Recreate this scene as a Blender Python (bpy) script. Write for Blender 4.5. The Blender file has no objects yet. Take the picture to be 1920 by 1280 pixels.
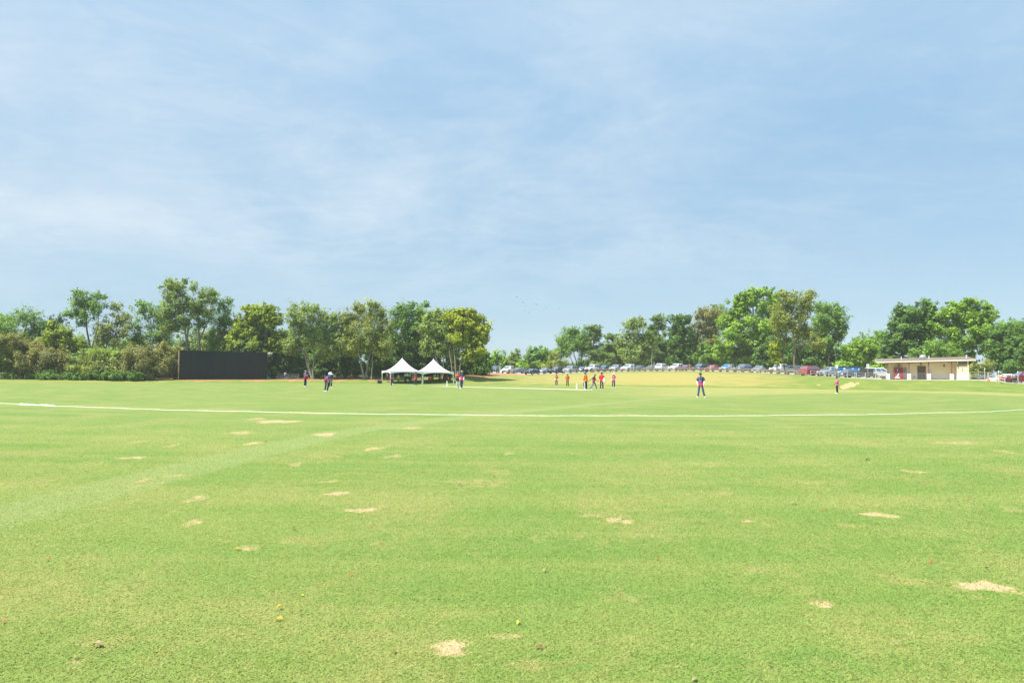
import bpy, bmesh, math, random
import numpy as np
from mathutils import Vector, Matrix

R = math.radians
random.seed(7)
RNG = np.random.default_rng(11)
S = bpy.context.scene
COL = S.collection

# ------------------------------------------------------------------ camera
EYE = 1.70
FOC = 1280.0                                  # focal length in pixels of a 1920 px wide frame
PITCH = math.atan(59.5 / FOC)
ROLL = 0.0085
CAMROT = Matrix.Rotation(R(90) + PITCH, 4, 'X') @ Matrix.Rotation(ROLL, 4, 'Z')
cam_d = bpy.data.cameras.new('camera')
cam = bpy.data.objects.new('camera', cam_d)
COL.objects.link(cam)
cam.matrix_world = Matrix.Translation((0, 0, EYE)) @ CAMROT
cam_d.sensor_width = 36.0
cam_d.lens = 24.0
cam_d.clip_start = 0.1
cam_d.clip_end = 8000
S.camera = cam

# ------------------------------------------------------------------ world, sun, exposure
SUN_AZ = (-0.87, -0.49)                       # towards the sun, seen from above
SUN_EL = R(61)
w = bpy.data.worlds.new('World')
S.world = w
w.use_nodes = True
wn, wl = w.node_tree.nodes, w.node_tree.links
wn.clear()
sky = wn.new('ShaderNodeTexSky')
sky.sky_type = 'NISHITA'
sky.sun_disc = False
sky.sun_elevation = SUN_EL
sky.sun_rotation = math.atan2(SUN_AZ[0], SUN_AZ[1]) % (2 * math.pi)
sky.air_density = 1.0
sky.dust_density = 1.0
sky.ozone_density = 2.0
bgn = wn.new('ShaderNodeBackground')
bgn.inputs['Strength'].default_value = 0.125
wout = wn.new('ShaderNodeOutputWorld')
tc = wn.new('ShaderNodeTexCoord')


def wmath(op, a, b=None, clamp=False):
    n = wn.new('ShaderNodeMath')
    n.operation = op
    n.use_clamp = clamp
    for i, v in enumerate((a, b)):
        if v is None:
            continue
        if isinstance(v, (int, float)):
            n.inputs[i].default_value = v
        else:
            wl.new(v, n.inputs[i])
    return n.outputs[0]


sep = wn.new('ShaderNodeSeparateXYZ')
wl.new(tc.outputs['Generated'], sep.inputs[0])
zz = wmath('ADD', wmath('MAXIMUM', sep.outputs['Z'], 0.0), 0.16)
cx = wmath('DIVIDE', sep.outputs['X'], zz)
cy = wmath('DIVIDE', sep.outputs['Y'], zz)
comb = wn.new('ShaderNodeCombineXYZ')
wl.new(cx, comb.inputs[0])
wl.new(cy, comb.inputs[1])


def wnoise(scale, rot, stretch, detail, rough, dist, off=(0, 0, 0)):
    mp = wn.new('ShaderNodeMapping')
    mp.inputs['Rotation'].default_value = (0, 0, R(rot))
    mp.inputs['Scale'].default_value = (stretch[0], stretch[1], 1)
    mp.inputs['Location'].default_value = off
    wl.new(comb.outputs[0], mp.inputs[0])
    n = wn.new('ShaderNodeTexNoise')
    n.inputs['Scale'].default_value = scale
    n.inputs['Detail'].default_value = detail
    n.inputs['Roughness'].default_value = rough
    n.inputs['Distortion'].default_value = dist
    wl.new(mp.outputs[0], n.inputs['Vector'])
    return n.outputs['Fac']


def wramp(v, a, b):
    n = wn.new('ShaderNodeMapRange')
    n.interpolation_type = 'SMOOTHSTEP'
    wl.new(v, n.inputs[0])
    n.inputs[1].default_value = a
    n.inputs[2].default_value = b
    return n.outputs[0]


broad = wramp(wnoise(0.42, 20, (1.0, 0.7), 3, 0.5, 0.4, (1.3, 0.2, 0)), 0.30, 0.56)
wisps = wramp(wnoise(0.9, -14, (1.0, 0.95), 10, 0.62, 0.5, (0.9, 2.6, 0)), 0.36, 0.70)
fine = wramp(wnoise(4.0, 12, (0.9, 1.3), 8, 0.66, 0.5, (3.0, 1.0, 0)), 0.36, 0.72)
leftness = wramp(cx, 0.9, -2.2)               # more thin cloud towards the sun side
cover = wmath('ADD', wmath('MULTIPLY', wisps, 0.72), wmath('MULTIPLY', fine, 0.28))
cover = wmath('MULTIPLY', cover, wmath('ADD', wmath('MULTIPLY', broad, 0.75), 0.25))
cover = wmath('MULTIPLY', cover, wmath('ADD', wmath('MULTIPLY', leftness, 0.60), 0.66))
cover = wmath('ADD', cover, wmath('MULTIPLY', leftness, 0.40), clamp=True)
cover = wmath('MULTIPLY', cover, wramp(sep.outputs['Z'], 0.03, 0.2), clamp=True)
SKY_TINT = (0.90, 1.0, 1.02)
SKY_HAZE = (1.40, 2.04, 2.60)             # near the horizon
SKY_HIGH = (1.44, 2.38, 3.32)
SKY_CLOUD = (2.80, 3.28, 3.72)


def wmix(fac, a, b, mode='MIX'):
    n = wn.new('ShaderNodeMix')
    n.data_type = 'RGBA'
    n.blend_type = mode
    n.clamp_factor = True
    for i, v in ((0, fac), (6, a), (7, b)):
        if isinstance(v, (int, float)):
            n.inputs[i].default_value = v
        elif isinstance(v, tuple):
            n.inputs[i].default_value = (*v, 1)
        else:
            wl.new(v, n.inputs[i])
    return n.outputs[2]


tinted = wmix(1.0, sky.outputs[0], SKY_TINT, 'MULTIPLY')
veil = wmix(0.8, tinted, wmix(wramp(sep.outputs['Z'], 0.06, 0.52), SKY_HAZE, SKY_HIGH))           # thin high haze over the whole sky
col = wmix(cover, veil, SKY_CLOUD)
wl.new(col, bgn.inputs['Color'])
wl.new(bgn.outputs[0], wout.inputs[0])

sun_d = bpy.data.lights.new('sun', 'SUN')
sun_d.energy = 4.6
sun_d.angle = R(0.53)
sun_d.color = (1.0, 0.955, 0.88)
sun = bpy.data.objects.new('sun', sun_d)
COL.objects.link(sun)
sdir = Vector((SUN_AZ[0] * math.cos(SUN_EL), SUN_AZ[1] * math.cos(SUN_EL), math.sin(SUN_EL)))
sun.rotation_euler = sdir.to_track_quat('Z', 'Y').to_euler()
sun.location = (-60, 10, 90)

S.view_settings.view_transform = 'Standard'
S.view_settings.look = 'None'
S.view_settings.gamma = 1.0
S.view_settings.exposure = 1.0
S.render.engine = 'CYCLES'
S.cycles.max_bounces = 8
S.cycles.diffuse_bounces = 5
S.cycles.transmission_bounces = 4
S.cycles.transparent_max_bounces = 8
S.cycles.use_denoising = True
S.cycles.caustics_reflective = False
S.cycles.caustics_refractive = False

# ------------------------------------------------------------------ places seen in the frame -> metres
CR = np.array(CAMROT.to_3x3())


def ray(px, py):
    v = np.array([(px - 960) / FOC, -(py - 640) / FOC, -1.0])
    return CR @ v


def P(px, py, d):
    """The point at depth d (metres along +Y) behind frame position px, py."""
    v = ray(px, py)
    return Vector((v[0] / v[1] * d, d, EYE + v[2] / v[1] * d))


TAB = np.array([
    # u      edge y  edge d  top y  top d
    (-300, 717.0, 96, 708.5, 106), (0, 718.5, 104, 711, 114), (335, 718.3, 112, 712, 121), (500, 718.3, 118, 711.5, 133),
    (600, 718.5, 121, 710, 136), (720, 719, 126, 708, 138), (850, 721, 127, 706.5, 137), (900, 722, 125, 699.8, 150),
    (960, 722.5, 122, 699.8, 158), (990, 722.7, 120, 702.2, 157), (1050, 723, 116, 700.5, 158), (1100, 723.7, 112, 698, 160),
    (1200, 725.3, 107, 696, 158), (1300, 726.5, 103, 695.5, 150), (1400, 727.5, 100, 698, 138), (1480, 728.5, 97, 702, 128),
    (1550, 730, 94, 706, 118), (1620, 731.3, 91, 710, 108), (1680, 732, 89, 712, 103), (1830, 734.5, 83, 712.5, 97),
    (1880, 736.5, 80, 716, 95), (1920, 738, 79, 720, 94), (2250, 744, 76, 728, 90)])
TU = TAB[:, 0]
ZE = np.array([P(u, ye, de).z for u, ye, de, yt, dt in TAB])
ZT = np.array([P(u, yt, dt).z for u, ye, de, yt, dt in TAB])


def sm(t):
    t = np.clip(t, 0, 1)
    return t * t * (3 - 2 * t)


def bank(x, y):
    """u, t (0 = foot of the bank, 1 = its crest), foot depth and crest depth."""
    yy = np.maximum(y, 1.0)
    u = np.clip(960 + FOC * x / yy, -300, 2250)
    de = np.interp(u, TU, TAB[:, 2])
    dt = np.interp(u, TU, TAB[:, 4])
    return u, (y - de) / (dt - de), de, dt


def ground(x, y):
    x = np.asarray(x, float)
    y = np.asarray(y, float)
    u, t, de, dt = bank(x, y)
    ze = np.interp(u, TU, ZE)
    zt = np.interp(u, TU, ZT)
    z = ze * np.clip((y - 70) / (de - 70), 0, 1) ** 1.6
    tt = np.clip(t, 0, 1)
    s = tt * 0.75 + 0.25 * sm(tt)
    z = np.where(t > 0, ze + (zt - ze) * s, z)
    z = z + 0.014 * np.clip(y - dt, 0, 70)
    return z


def gz(x, y):
    return float(ground(x, y))


def hit(px, py):
    """Where the sight line through px, py meets the ground."""
    v = ray(px, py)
    v = v / v[1]
    lo = 2.0
    for d in np.arange(2.5, 220, 0.5):
        if EYE + v[2] * d < gz(v[0] * d, d):
            lo = d - 0.5
            break
    hi = lo + 0.5
    for _ in range(20):
        m = (lo + hi) / 2
        if EYE + v[2] * m < gz(v[0] * m, m):
            hi = m
        else:
            lo = m
    return Vector((v[0] * lo, lo, gz(v[0] * lo, lo)))


def spot(px, d):
    """On the ground at depth d under frame column px."""
    p = P(px, 700, d)
    return Vector((p.x, d, gz(p.x, d)))


def crest(px):
    return float(np.interp(px, TU, TAB[:, 4]))


# ------------------------------------------------------------------ materials
MATS = {}


def nodes_of(m):
    m.use_nodes = True
    nt = m.node_tree
    return nt.nodes, nt.links, nt.nodes['Principled BSDF']


def mat(name, c, rough=0.6, metal=0.0, var=0.12, scale=6.0, spec=0.4, coat=0.0, bump=0.0, stretch=None):
    if name in MATS:
        return MATS[name]
    m = bpy.data.materials.new(name)
    n, l, b = nodes_of(m)
    b.inputs['Roughness'].default_value = rough
    b.inputs['Metallic'].default_value = metal
    b.inputs['Specular IOR Level'].default_value = spec
    if coat:
        b.inputs['Coat Weight'].default_value = coat
        b.inputs['Coat Roughness'].default_value = 0.06
    t = n.new('ShaderNodeTexCoord')
    nz = n.new('ShaderNodeTexNoise')
    nz.inputs['Scale'].default_value = scale
    nz.inputs['Detail'].default_value = 5
    src = t.outputs['Object']
    if stretch:
        mp = n.new('ShaderNodeMapping')
        mp.inputs['Scale'].default_value = stretch
        l.new(src, mp.inputs[0])
        src = mp.outputs[0]
    l.new(src, nz.inputs['Vector'])
    mx = n.new('ShaderNodeMix')
    mx.data_type = 'RGBA'
    lo = tuple(max(0, v * (1 - var)) for v in c)
    hi = tuple(min(1, v * (1 + var)) for v in c)
    mx.inputs[6].default_value = (*lo, 1)
    mx.inputs[7].default_value = (*hi, 1)
    l.new(nz.outputs['Fac'], mx.inputs[0])
    l.new(mx.outputs[2], b.inputs['Base Color'])
    if bump:
        bp = n.new('ShaderNodeBump')
        bp.inputs['Strength'].default_value = bump
        l.new(nz.outputs['Fac'], bp.inputs['Height'])
        l.new(bp.outputs[0], b.inputs['Normal'])
    MATS[name] = m
    return m


def leaf_mat(name, a, bcol, trans=0.42):
    if name in MATS:
        return MATS[name]
    m = bpy.data.materials.new(name)
    n, l, b = nodes_of(m)
    at = n.new('ShaderNodeAttribute')
    at.attribute_name = 'tone'
    mx = n.new('ShaderNodeMix')
    mx.data_type = 'RGBA'
    mx.inputs[6].default_value = (*a, 1)
    mx.inputs[7].default_value = (*bcol, 1)
    l.new(at.outputs['Fac'], mx.inputs[0])
    l.new(mx.outputs[2], b.inputs['Base Color'])
    b.inputs['Roughness'].default_value = 0.55
    b.inputs['Specular IOR Level'].default_value = 0.25
    tr = n.new('ShaderNodeBsdfTranslucent')
    hs = n.new('ShaderNodeMix')
    hs.data_type = 'RGBA'
    hs.blend_type = 'MULTIPLY'
    hs.inputs[0].default_value = 1
    hs.inputs[7].default_value = (1.15, 1.1, 0.55, 1)
    l.new(mx.outputs[2], hs.inputs[6])
    l.new(hs.outputs[2], tr.inputs['Color'])
    ms = n.new('ShaderNodeMixShader')
    ms.inputs[0].default_value = trans
    l.new(b.outputs[0], ms.inputs[1])
    l.new(tr.outputs[0], ms.inputs[2])
    l.new(ms.outputs[0], n['Material Output'].inputs['Surface'])
    MATS[name] = m
    return m


def glass_mat():
    return mat('window_glass', (0.17, 0.22, 0.28), rough=0.07, metal=0.45, var=0.05, spec=0.8, coat=0.6)


# ------------------------------------------------------------------ objects
def tag(o, label=None, cat=None, group=None, kind=None):
    if label:
        o['label'] = label
    if cat:
        o['category'] = cat
    if group:
        o['group'] = group
    if kind:
        o['kind'] = kind
    return o


def thing(name, label, cat, loc=(0, 0, 0), rz=0.0, group=None, scale=1.0):
    o = bpy.data.objects.new(name, None)
    o.empty_display_size = 0.2
    COL.objects.link(o)
    o.location = loc
    o.rotation_euler = (0, 0, rz)
    o.scale = (scale,) * 3
    return tag(o, label, cat, group)


def link(name, me, parent=None):
    o = bpy.data.objects.new(name, me)
    COL.objects.link(o)
    if parent is not None:
        o.parent = parent
    return o


def raw_mesh(name, verts, faces, mats=(), attrs=None, smooth=False, mids=None):
    """verts (n,3), faces (m,k) with one k: fast mesh from arrays."""
    verts = np.asarray(verts, np.float32)
    faces = np.asarray(faces, np.int32)
    me = bpy.data.meshes.new(name)
    m, k = faces.shape
    me.vertices.add(len(verts))
    me.vertices.foreach_set('co', verts.ravel())
    me.loops.add(m * k)
    me.loops.foreach_set('vertex_index', faces.ravel())
    me.polygons.add(m)
    me.polygons.foreach_set('loop_start', np.arange(0, m * k, k, dtype=np.int32))
    if mids is not None:
        me.polygons.foreach_set('material_index', np.asarray(mids, np.int32))
    me.polygons.foreach_set('use_smooth', np.full(m, smooth, bool))
    for key, arr in (attrs or {}).items():
        a = me.attributes.new(key, 'FLOAT', 'POINT')
        a.data.foreach_set('value', np.asarray(arr, np.float32))
    me.update(calc_edges=True)
    for x in mats:
        me.materials.append(x)
    return me


def frame_of(d):
    d = d.normalized()
    up = Vector((0, 0, 1)) if abs(d.z) < 0.9 else Vector((0, 1, 0))
    a = d.cross(up).normalized()
    return a, d.cross(a).normalized()


class MB:
    """Collects shapes into one mesh."""

    def __init__(self):
        self.v, self.f, self.m, self.mi = [], [], [], 0

    def add(self, vs, fs):
        k = len(self.v)
        self.v += [tuple(x) for x in vs]
        self.f += [tuple(i + k for i in f) for f in fs]
        self.m += [self.mi] * len(fs)
        return self

    def box(self, c, s, rz=0.0, mat4=None, taper=1.0):
        x, y, z = (v / 2 for v in s)
        vs = []
        for dz in (-1, 1):
            q = taper if dz > 0 else 1.0
            vs += [Vector((-x * q, -y * q, dz * z)), Vector((x * q, -y * q, dz * z)), Vector((x * q, y * q, dz * z)), Vector((-x * q, y * q, dz * z))]
        mm = Matrix.Translation(c) @ (mat4 if mat4 is not None else Matrix.Rotation(rz, 4, 'Z'))
        return self.add([mm @ v for v in vs], [(3, 2, 1, 0), (4, 5, 6, 7), (0, 1, 5, 4), (1, 2, 6, 5), (2, 3, 7, 6), (3, 0, 4, 7)])

    def tube(self, pts, rad, n=8, cap=True):
        pts = [Vector(p) for p in pts]
        if not hasattr(rad, '__len__'):
            rad = [rad] * len(pts)
        vs, fs = [], []
        for i, p in enumerate(pts):
            d = pts[min(i + 1, len(pts) - 1)] - pts[max(i - 1, 0)]
            a, b = frame_of(d)
            for k in range(n):
                t = 2 * math.pi * k / n
                vs.append(p + (a * math.cos(t) + b * math.sin(t)) * rad[i])
        for i in range(len(pts) - 1):
            for k in range(n):
                fs.append((i * n + k, i * n + (k + 1) % n, (i + 1) * n + (k + 1) % n, (i + 1) * n + k))
        if cap:
            fs += [tuple(range(n)), tuple((len(pts) - 1) * n + k for k in range(n))]
        return self.add(vs, fs)

    def bar(self, a, b, w, h):
        """square bar from a to b"""
        a, b = Vector(a), Vector(b)
        d = b - a
        s, t = frame_of(d)
        if abs(t.z) < abs(s.z):
            s, t = t, s
        vs = []
        for p in (a, b):
            for i, j in ((-1, -1), (1, -1), (1, 1), (-1, 1)):
                vs.append(p + s * (w / 2 * i) + t * (h / 2 * j))
        return self.add(vs, [(0, 1, 2, 3), (7, 6, 5, 4), (0, 4, 5, 1), (1, 5, 6, 2), (2, 6, 7, 3), (3, 7, 4, 0)])

    def ball(self, c, r, nu=10, nv=7, z0=-1.0, z1=1.0):
        c = Vector(c)
        r = (r, r, r) if not hasattr(r, '__len__') else r
        vs, fs = [], []
        for j in range(nv + 1):
            zt = z0 + (z1 - z0) * j / nv
            ph = math.asin(max(-1, min(1, zt)))
            for k in range(nu):
                t = 2 * math.pi * k / nu
                vs.append(c + Vector((r[0] * math.cos(ph) * math.cos(t), r[1] * math.cos(ph) * math.sin(t), r[2] * math.sin(ph))))
        for j in range(nv):
            for k in range(nu):
                fs.append((j * nu + k, j * nu + (k + 1) % nu, (j + 1) * nu + (k + 1) % nu, (j + 1) * nu + k))
        fs += [tuple(range(nu)), tuple(nv * nu + k for k in range(nu))]
        return self.add(vs, fs)

    def lathe(self, prof, n=12, c=(0, 0, 0)):
        c = Vector(c)
        vs, fs = [], []
        for r, z in prof:
            for k in range(n):
                t = 2 * math.pi * k / n
                vs.append(c + Vector((r * math.cos(t), r * math.sin(t), z)))
        for j in range(len(prof) - 1):
            for k in range(n):
                fs.append((j * n + k, j * n + (k + 1) % n, (j + 1) * n + (k + 1) % n, (j + 1) * n + k))
        fs += [tuple(range(n)), tuple((len(prof) - 1) * n + k for k in range(n))]
        return self.add(vs, fs)

    def rings(self, rings):
        n = len(rings[0])
        vs = [p for r in rings for p in r]
        fs = []
        for j in range(len(rings) - 1):
            for k in range(n):
                fs.append((j * n + k, j * n + (k + 1) % n, (j + 1) * n + (k + 1) % n, (j + 1) * n + k))
        fs += [tuple(range(n)), tuple((len(rings) - 1) * n + k for k in range(n))]
        return self.add(vs, fs)

    def slab(self, quad, thick):
        """a flat polygon given thickness along its normal"""
        q = [Vector(p) for p in quad]
        nrm = (q[1] - q[0]).cross(q[2] - q[0]).normalized() * thick
        n = len(q)
        return self.add(q + [p + nrm for p in q], [tuple(range(n))[::-1], tuple(range(n, 2 * n))] +
                        [(i, (i + 1) % n, (i + 1) % n + n, i + n) for i in range(n)])

    def mesh(self, name, mats, smooth=False, bevel=0.0):
        me = bpy.data.meshes.new(name)
        me.from_pydata(self.v, [], self.f)
        me.polygons.foreach_set('material_index', self.m)
        for x in (mats if isinstance(mats, (list, tuple)) else [mats]):
            me.materials.append(x)
        bm = bmesh.new()
        bm.from_mesh(me)
        bmesh.ops.recalc_face_normals(bm, faces=bm.faces)
        if bevel:
            es = [e for e in bm.edges if len(e.link_faces) == 2 and e.calc_face_angle(0) > 0.6]
            bmesh.ops.bevel(bm, geom=es, offset=bevel, segments=1, affect='EDGES', clamp_overlap=True)
        bm.to_mesh(me)
        bm.free()
        if smooth:
            me.polygons.foreach_set('use_smooth', [True] * len(me.polygons))
            me.set_sharp_from_angle(angle=R(40))
        return me

    def build(self, name, mats, parent=None, smooth=False, bevel=0.0):
        return link(name, self.mesh(name, mats, smooth, bevel), parent)


def copy_tree(o, parent=None):
    c = o.copy()
    COL.objects.link(c)
    c.parent = parent
    for ch in o.children:
        copy_tree(ch, c)
    return c

# ------------------------------------------------------------------ ground
TRACK = [(-6.2, 5.0), (-5.9, 8.0), (-5.65, 11.2), (-5.3, 15.0), (-4.75, 19.3), (-2.0, 26.2), (2.0, 33.5), (7.5, 43.0), (13.0, 52.0), (22, 66)]
BARE = [(843, 1214, 44, 15, 1), (1845, 1099, 46, 13, 1.05), (1541, 1133, 18, 9, .9), (1838, 1120, 14, 4, .6), (948, 1193, 28, 6, .68),
        (680, 956, 28, 5, .9), (725, 949, 14, 3, .6), (1160, 976, 24, 7, .8), (1648, 965, 30, 5, .98), (634, 925, 28, 4, .9),
        (615, 903, 26, 3, .6), (1405, 977, 14, 4, .68), (368, 935, 17, 7, .8), (362, 980, 20, 7, .68), (465, 1027, 22, 7, .68),
        (707, 1017, 12, 5, .6), (520, 790, 35, 4, .95), (480, 785, 20, 3, .7), (475, 831, 17, 3, .9), (450, 811, 28, 3, .8), (610, 814, 18, 5, .9),
        (250, 858, 22, 3, .9), (275, 899, 12, 4, .7), (325, 892, 18, 4, .7), (258, 828, 14, 3, .7), (323, 835, 10, 3, .7),
        (555, 870, 14, 4, .7), (700, 841, 17, 4, .82), (738, 855, 16, 4, .64), (770, 802, 28, 3, .7), (955, 850, 9, 3, .68),
        (935, 885, 34, 6, .45), (1715, 884, 20, 4, .7), (1790, 830, 48, 3, .66), (1880, 846, 20, 4, .6), (165, 1207, 20, 6, .62),
        (142, 1240, 16, 6, .74), (1678, 1202, 12, 4, .64), (1105, 942, 30, 9, .42), (1130, 965, 44, 9, .42), (1905, 1112, 14, 8, .66),
        (1015, 1245, 60, 14, .42), (1220, 1000, 60, 14, .35), (1330, 925, 60, 9, .36), (260, 908, 60, 8, .38), (1440, 1070, 70, 12, .36),
        (1690, 1085, 60, 12, .40), (60, 905, 60, 9, .36), (900, 905, 70, 8, .42), (1160, 1120, 60, 14, .33), (150, 760, 30, 2, .5),
        (1900, 955, 30, 6, .5), (1590, 985, 30, 6, .45), (120, 1090, 40, 10, .32), (640, 1090, 40, 9, .34), (880, 1150, 40, 10, .3),
        (1010, 1010, 26, 7, .38), (560, 1010, 30, 8, .4), (600, 855, 40, 5, .36), (1330, 870, 50, 5, .4), (1540, 905, 60, 6, .4)]
BW = []
for px, py, rx, ry, s in BARE:
    c, a, b = hit(px, py), hit(px, py + ry), hit(px, py - ry)
    BW.append((c.x, c.y, 0.80 * rx * c.y / FOC, 0.74 * max(0.05, (b.y - a.y) / 2), s))


def bare_at(x, y):
    v = np.zeros(np.shape(x))
    for cx_, cy_, ax, ay, s in BW:
        dx, dy = (x - cx_) / ax, (y - cy_) / ay
        an = np.arctan2(dy, dx)
        k = cx_ * 7.3 + cy_ * 3.1
        q = (dx * dx + dy * dy) / (1 + .20 * np.sin(2 * an + k) + .18 * np.sin(3 * an + 2.3 * k) + .14 * np.sin(5 * an + 1.7 * k)) ** 2
        v = np.maximum(v, s * np.clip(1.45 - q * 0.62, 0, 1))
    return v


def track_at(x, y):
    best = np.full(np.shape(x), 99.0)
    for (ax, ay), (bx, by) in zip(TRACK[:-1], TRACK[1:]):
        dx, dy = bx - ax, by - ay
        t = np.clip(((x - ax) * dx + (y - ay) * dy) / (dx * dx + dy * dy), 0, 1)
        best = np.minimum(best, np.hypot(x - ax - t * dx, y - ay - t * dy))
    return sm((0.72 - best) / 0.3)


def bump1(v, a, b, soft):
    return sm((v - a) / soft + 0.5) * sm((b - v) / soft + 0.5)


def zones(x, y):
    u, t, de, dt = bank(x, y)
    fwd = (y > 2).astype(float)
    z = {}
    z['rough'] = sm(t / 0.06 + 0.5) * fwd
    wob = 0.10 * np.sin(x * 0.9) + 0.07 * np.sin(x * 2.3 + 1)
    dirt = np.maximum.reduce([
        bump1(u, 520, 735, 30) * sm((t + wob - 0.42) / 0.25),
        bump1(u, 735, 860, 40) * sm((t + wob - 0.80) / 0.2),
        bump1(u, 855, 1000, 30) * sm((t + wob * 0.6 - 0.60 - 0.25 * sm((u - 930) / 60)) / 0.14),
        bump1(u, 985, 1045, 30) * sm((t - 0.93) / 0.06),
        bump1(u, 325, 520, 16) * sm((t + wob * 1.5 - 0.48) / 0.3),
        bump1(u, 140, 340, 40) * sm((t + wob - 0.95) / 0.2) * 0.8])
    q = ((u - 1592 - 42 * (t - 0.36)) / 13) ** 2 + ((t - 0.34 + .05 * np.sin(u * .35)) / 0.27) ** 2 + .25 * np.sin(u * .5 + t * 9)
    sand = sm(1.5 - q)
    q = ((u - 1535) / 5) ** 2 + ((t - 0.3) / 0.06) ** 2
    sand = np.maximum(sand, 0.7 * sm(1.5 - q))
    z['dirt'] = dirt * fwd
    z['sand'] = sand * fwd
    z['dry'] = fwd * np.maximum.reduce([
        0.60 * bump1(u, 900, 1520, 200) * bump1(t, 0.06, 0.95, 0.2) + 0.34 * bump1(u, 1060, 1380, 300) * bump1(t, 0.15, 0.8, 0.3),
        0.45 * bump1(u, 870, 1100, 60) * bump1(t, 0.08, 0.8, 0.2),
        0.45 * bump1(u, -400, 330, 60) * bump1(t, 0.05, 1.0, 0.2),
        0.28 * bump1(u, 1400, 1950, 60) * bump1(t, 0.2, 0.8, 0.4)])
    lot = sm((t - 0.985) / 0.02) * bump1(u, 880, 2400, 60)
    z['lot'] = lot * fwd
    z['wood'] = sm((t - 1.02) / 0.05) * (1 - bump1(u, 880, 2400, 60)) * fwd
    far = np.clip((y - 60) / 25, 0, 1)
    z['pale'] = fwd * np.clip(np.maximum.reduce([
        bump1(u, 1000, 2400, 160) * bump1(t, -0.24, 0.01, 0.06) * far,
        0.85 * bump1(u, 1200, 2400, 300) * bump1(t, -1.1, 0.0, 0.3),
        0.5 * bump1(u, 300, 1000, 100) * bump1(t, -0.12, 0.02, 0.05) * far,
        0.35 * bump1(u, -400, 500, 100) * bump1(t, -0.06, 0.02, 0.03) * far]), 0, 1)
    z['bare'] = bare_at(x, y)
    z['track'] = track_at(x, y)
    return z


th = np.concatenate([np.arange(-180, -48, 4.0), np.arange(-48, 48.01, 0.13), np.arange(52, 180, 4.0)])
rr = np.concatenate([[0.05, 0.5, 1.0], np.geomspace(1.5, 75, 380), np.arange(75.7, 232, 0.7), np.geomspace(240, 900, 16)])
TH, RR = np.meshgrid(np.radians(th), rr)
gx, gy = (RR * np.sin(TH)).ravel(), (RR * np.cos(TH)).ravel()
gzv = ground(gx, gy)
nc, nr = len(th), len(rr)
ii = np.arange(nr - 1)[:, None] * nc
kk = np.arange(nc)[None, :]
k2 = (kk + 1) % nc
gf = np.stack([ii + kk, ii + k2, ii + nc + k2, ii + nc + kk], -1).reshape(-1, 4)
gf = gf[:, ::-1]


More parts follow.
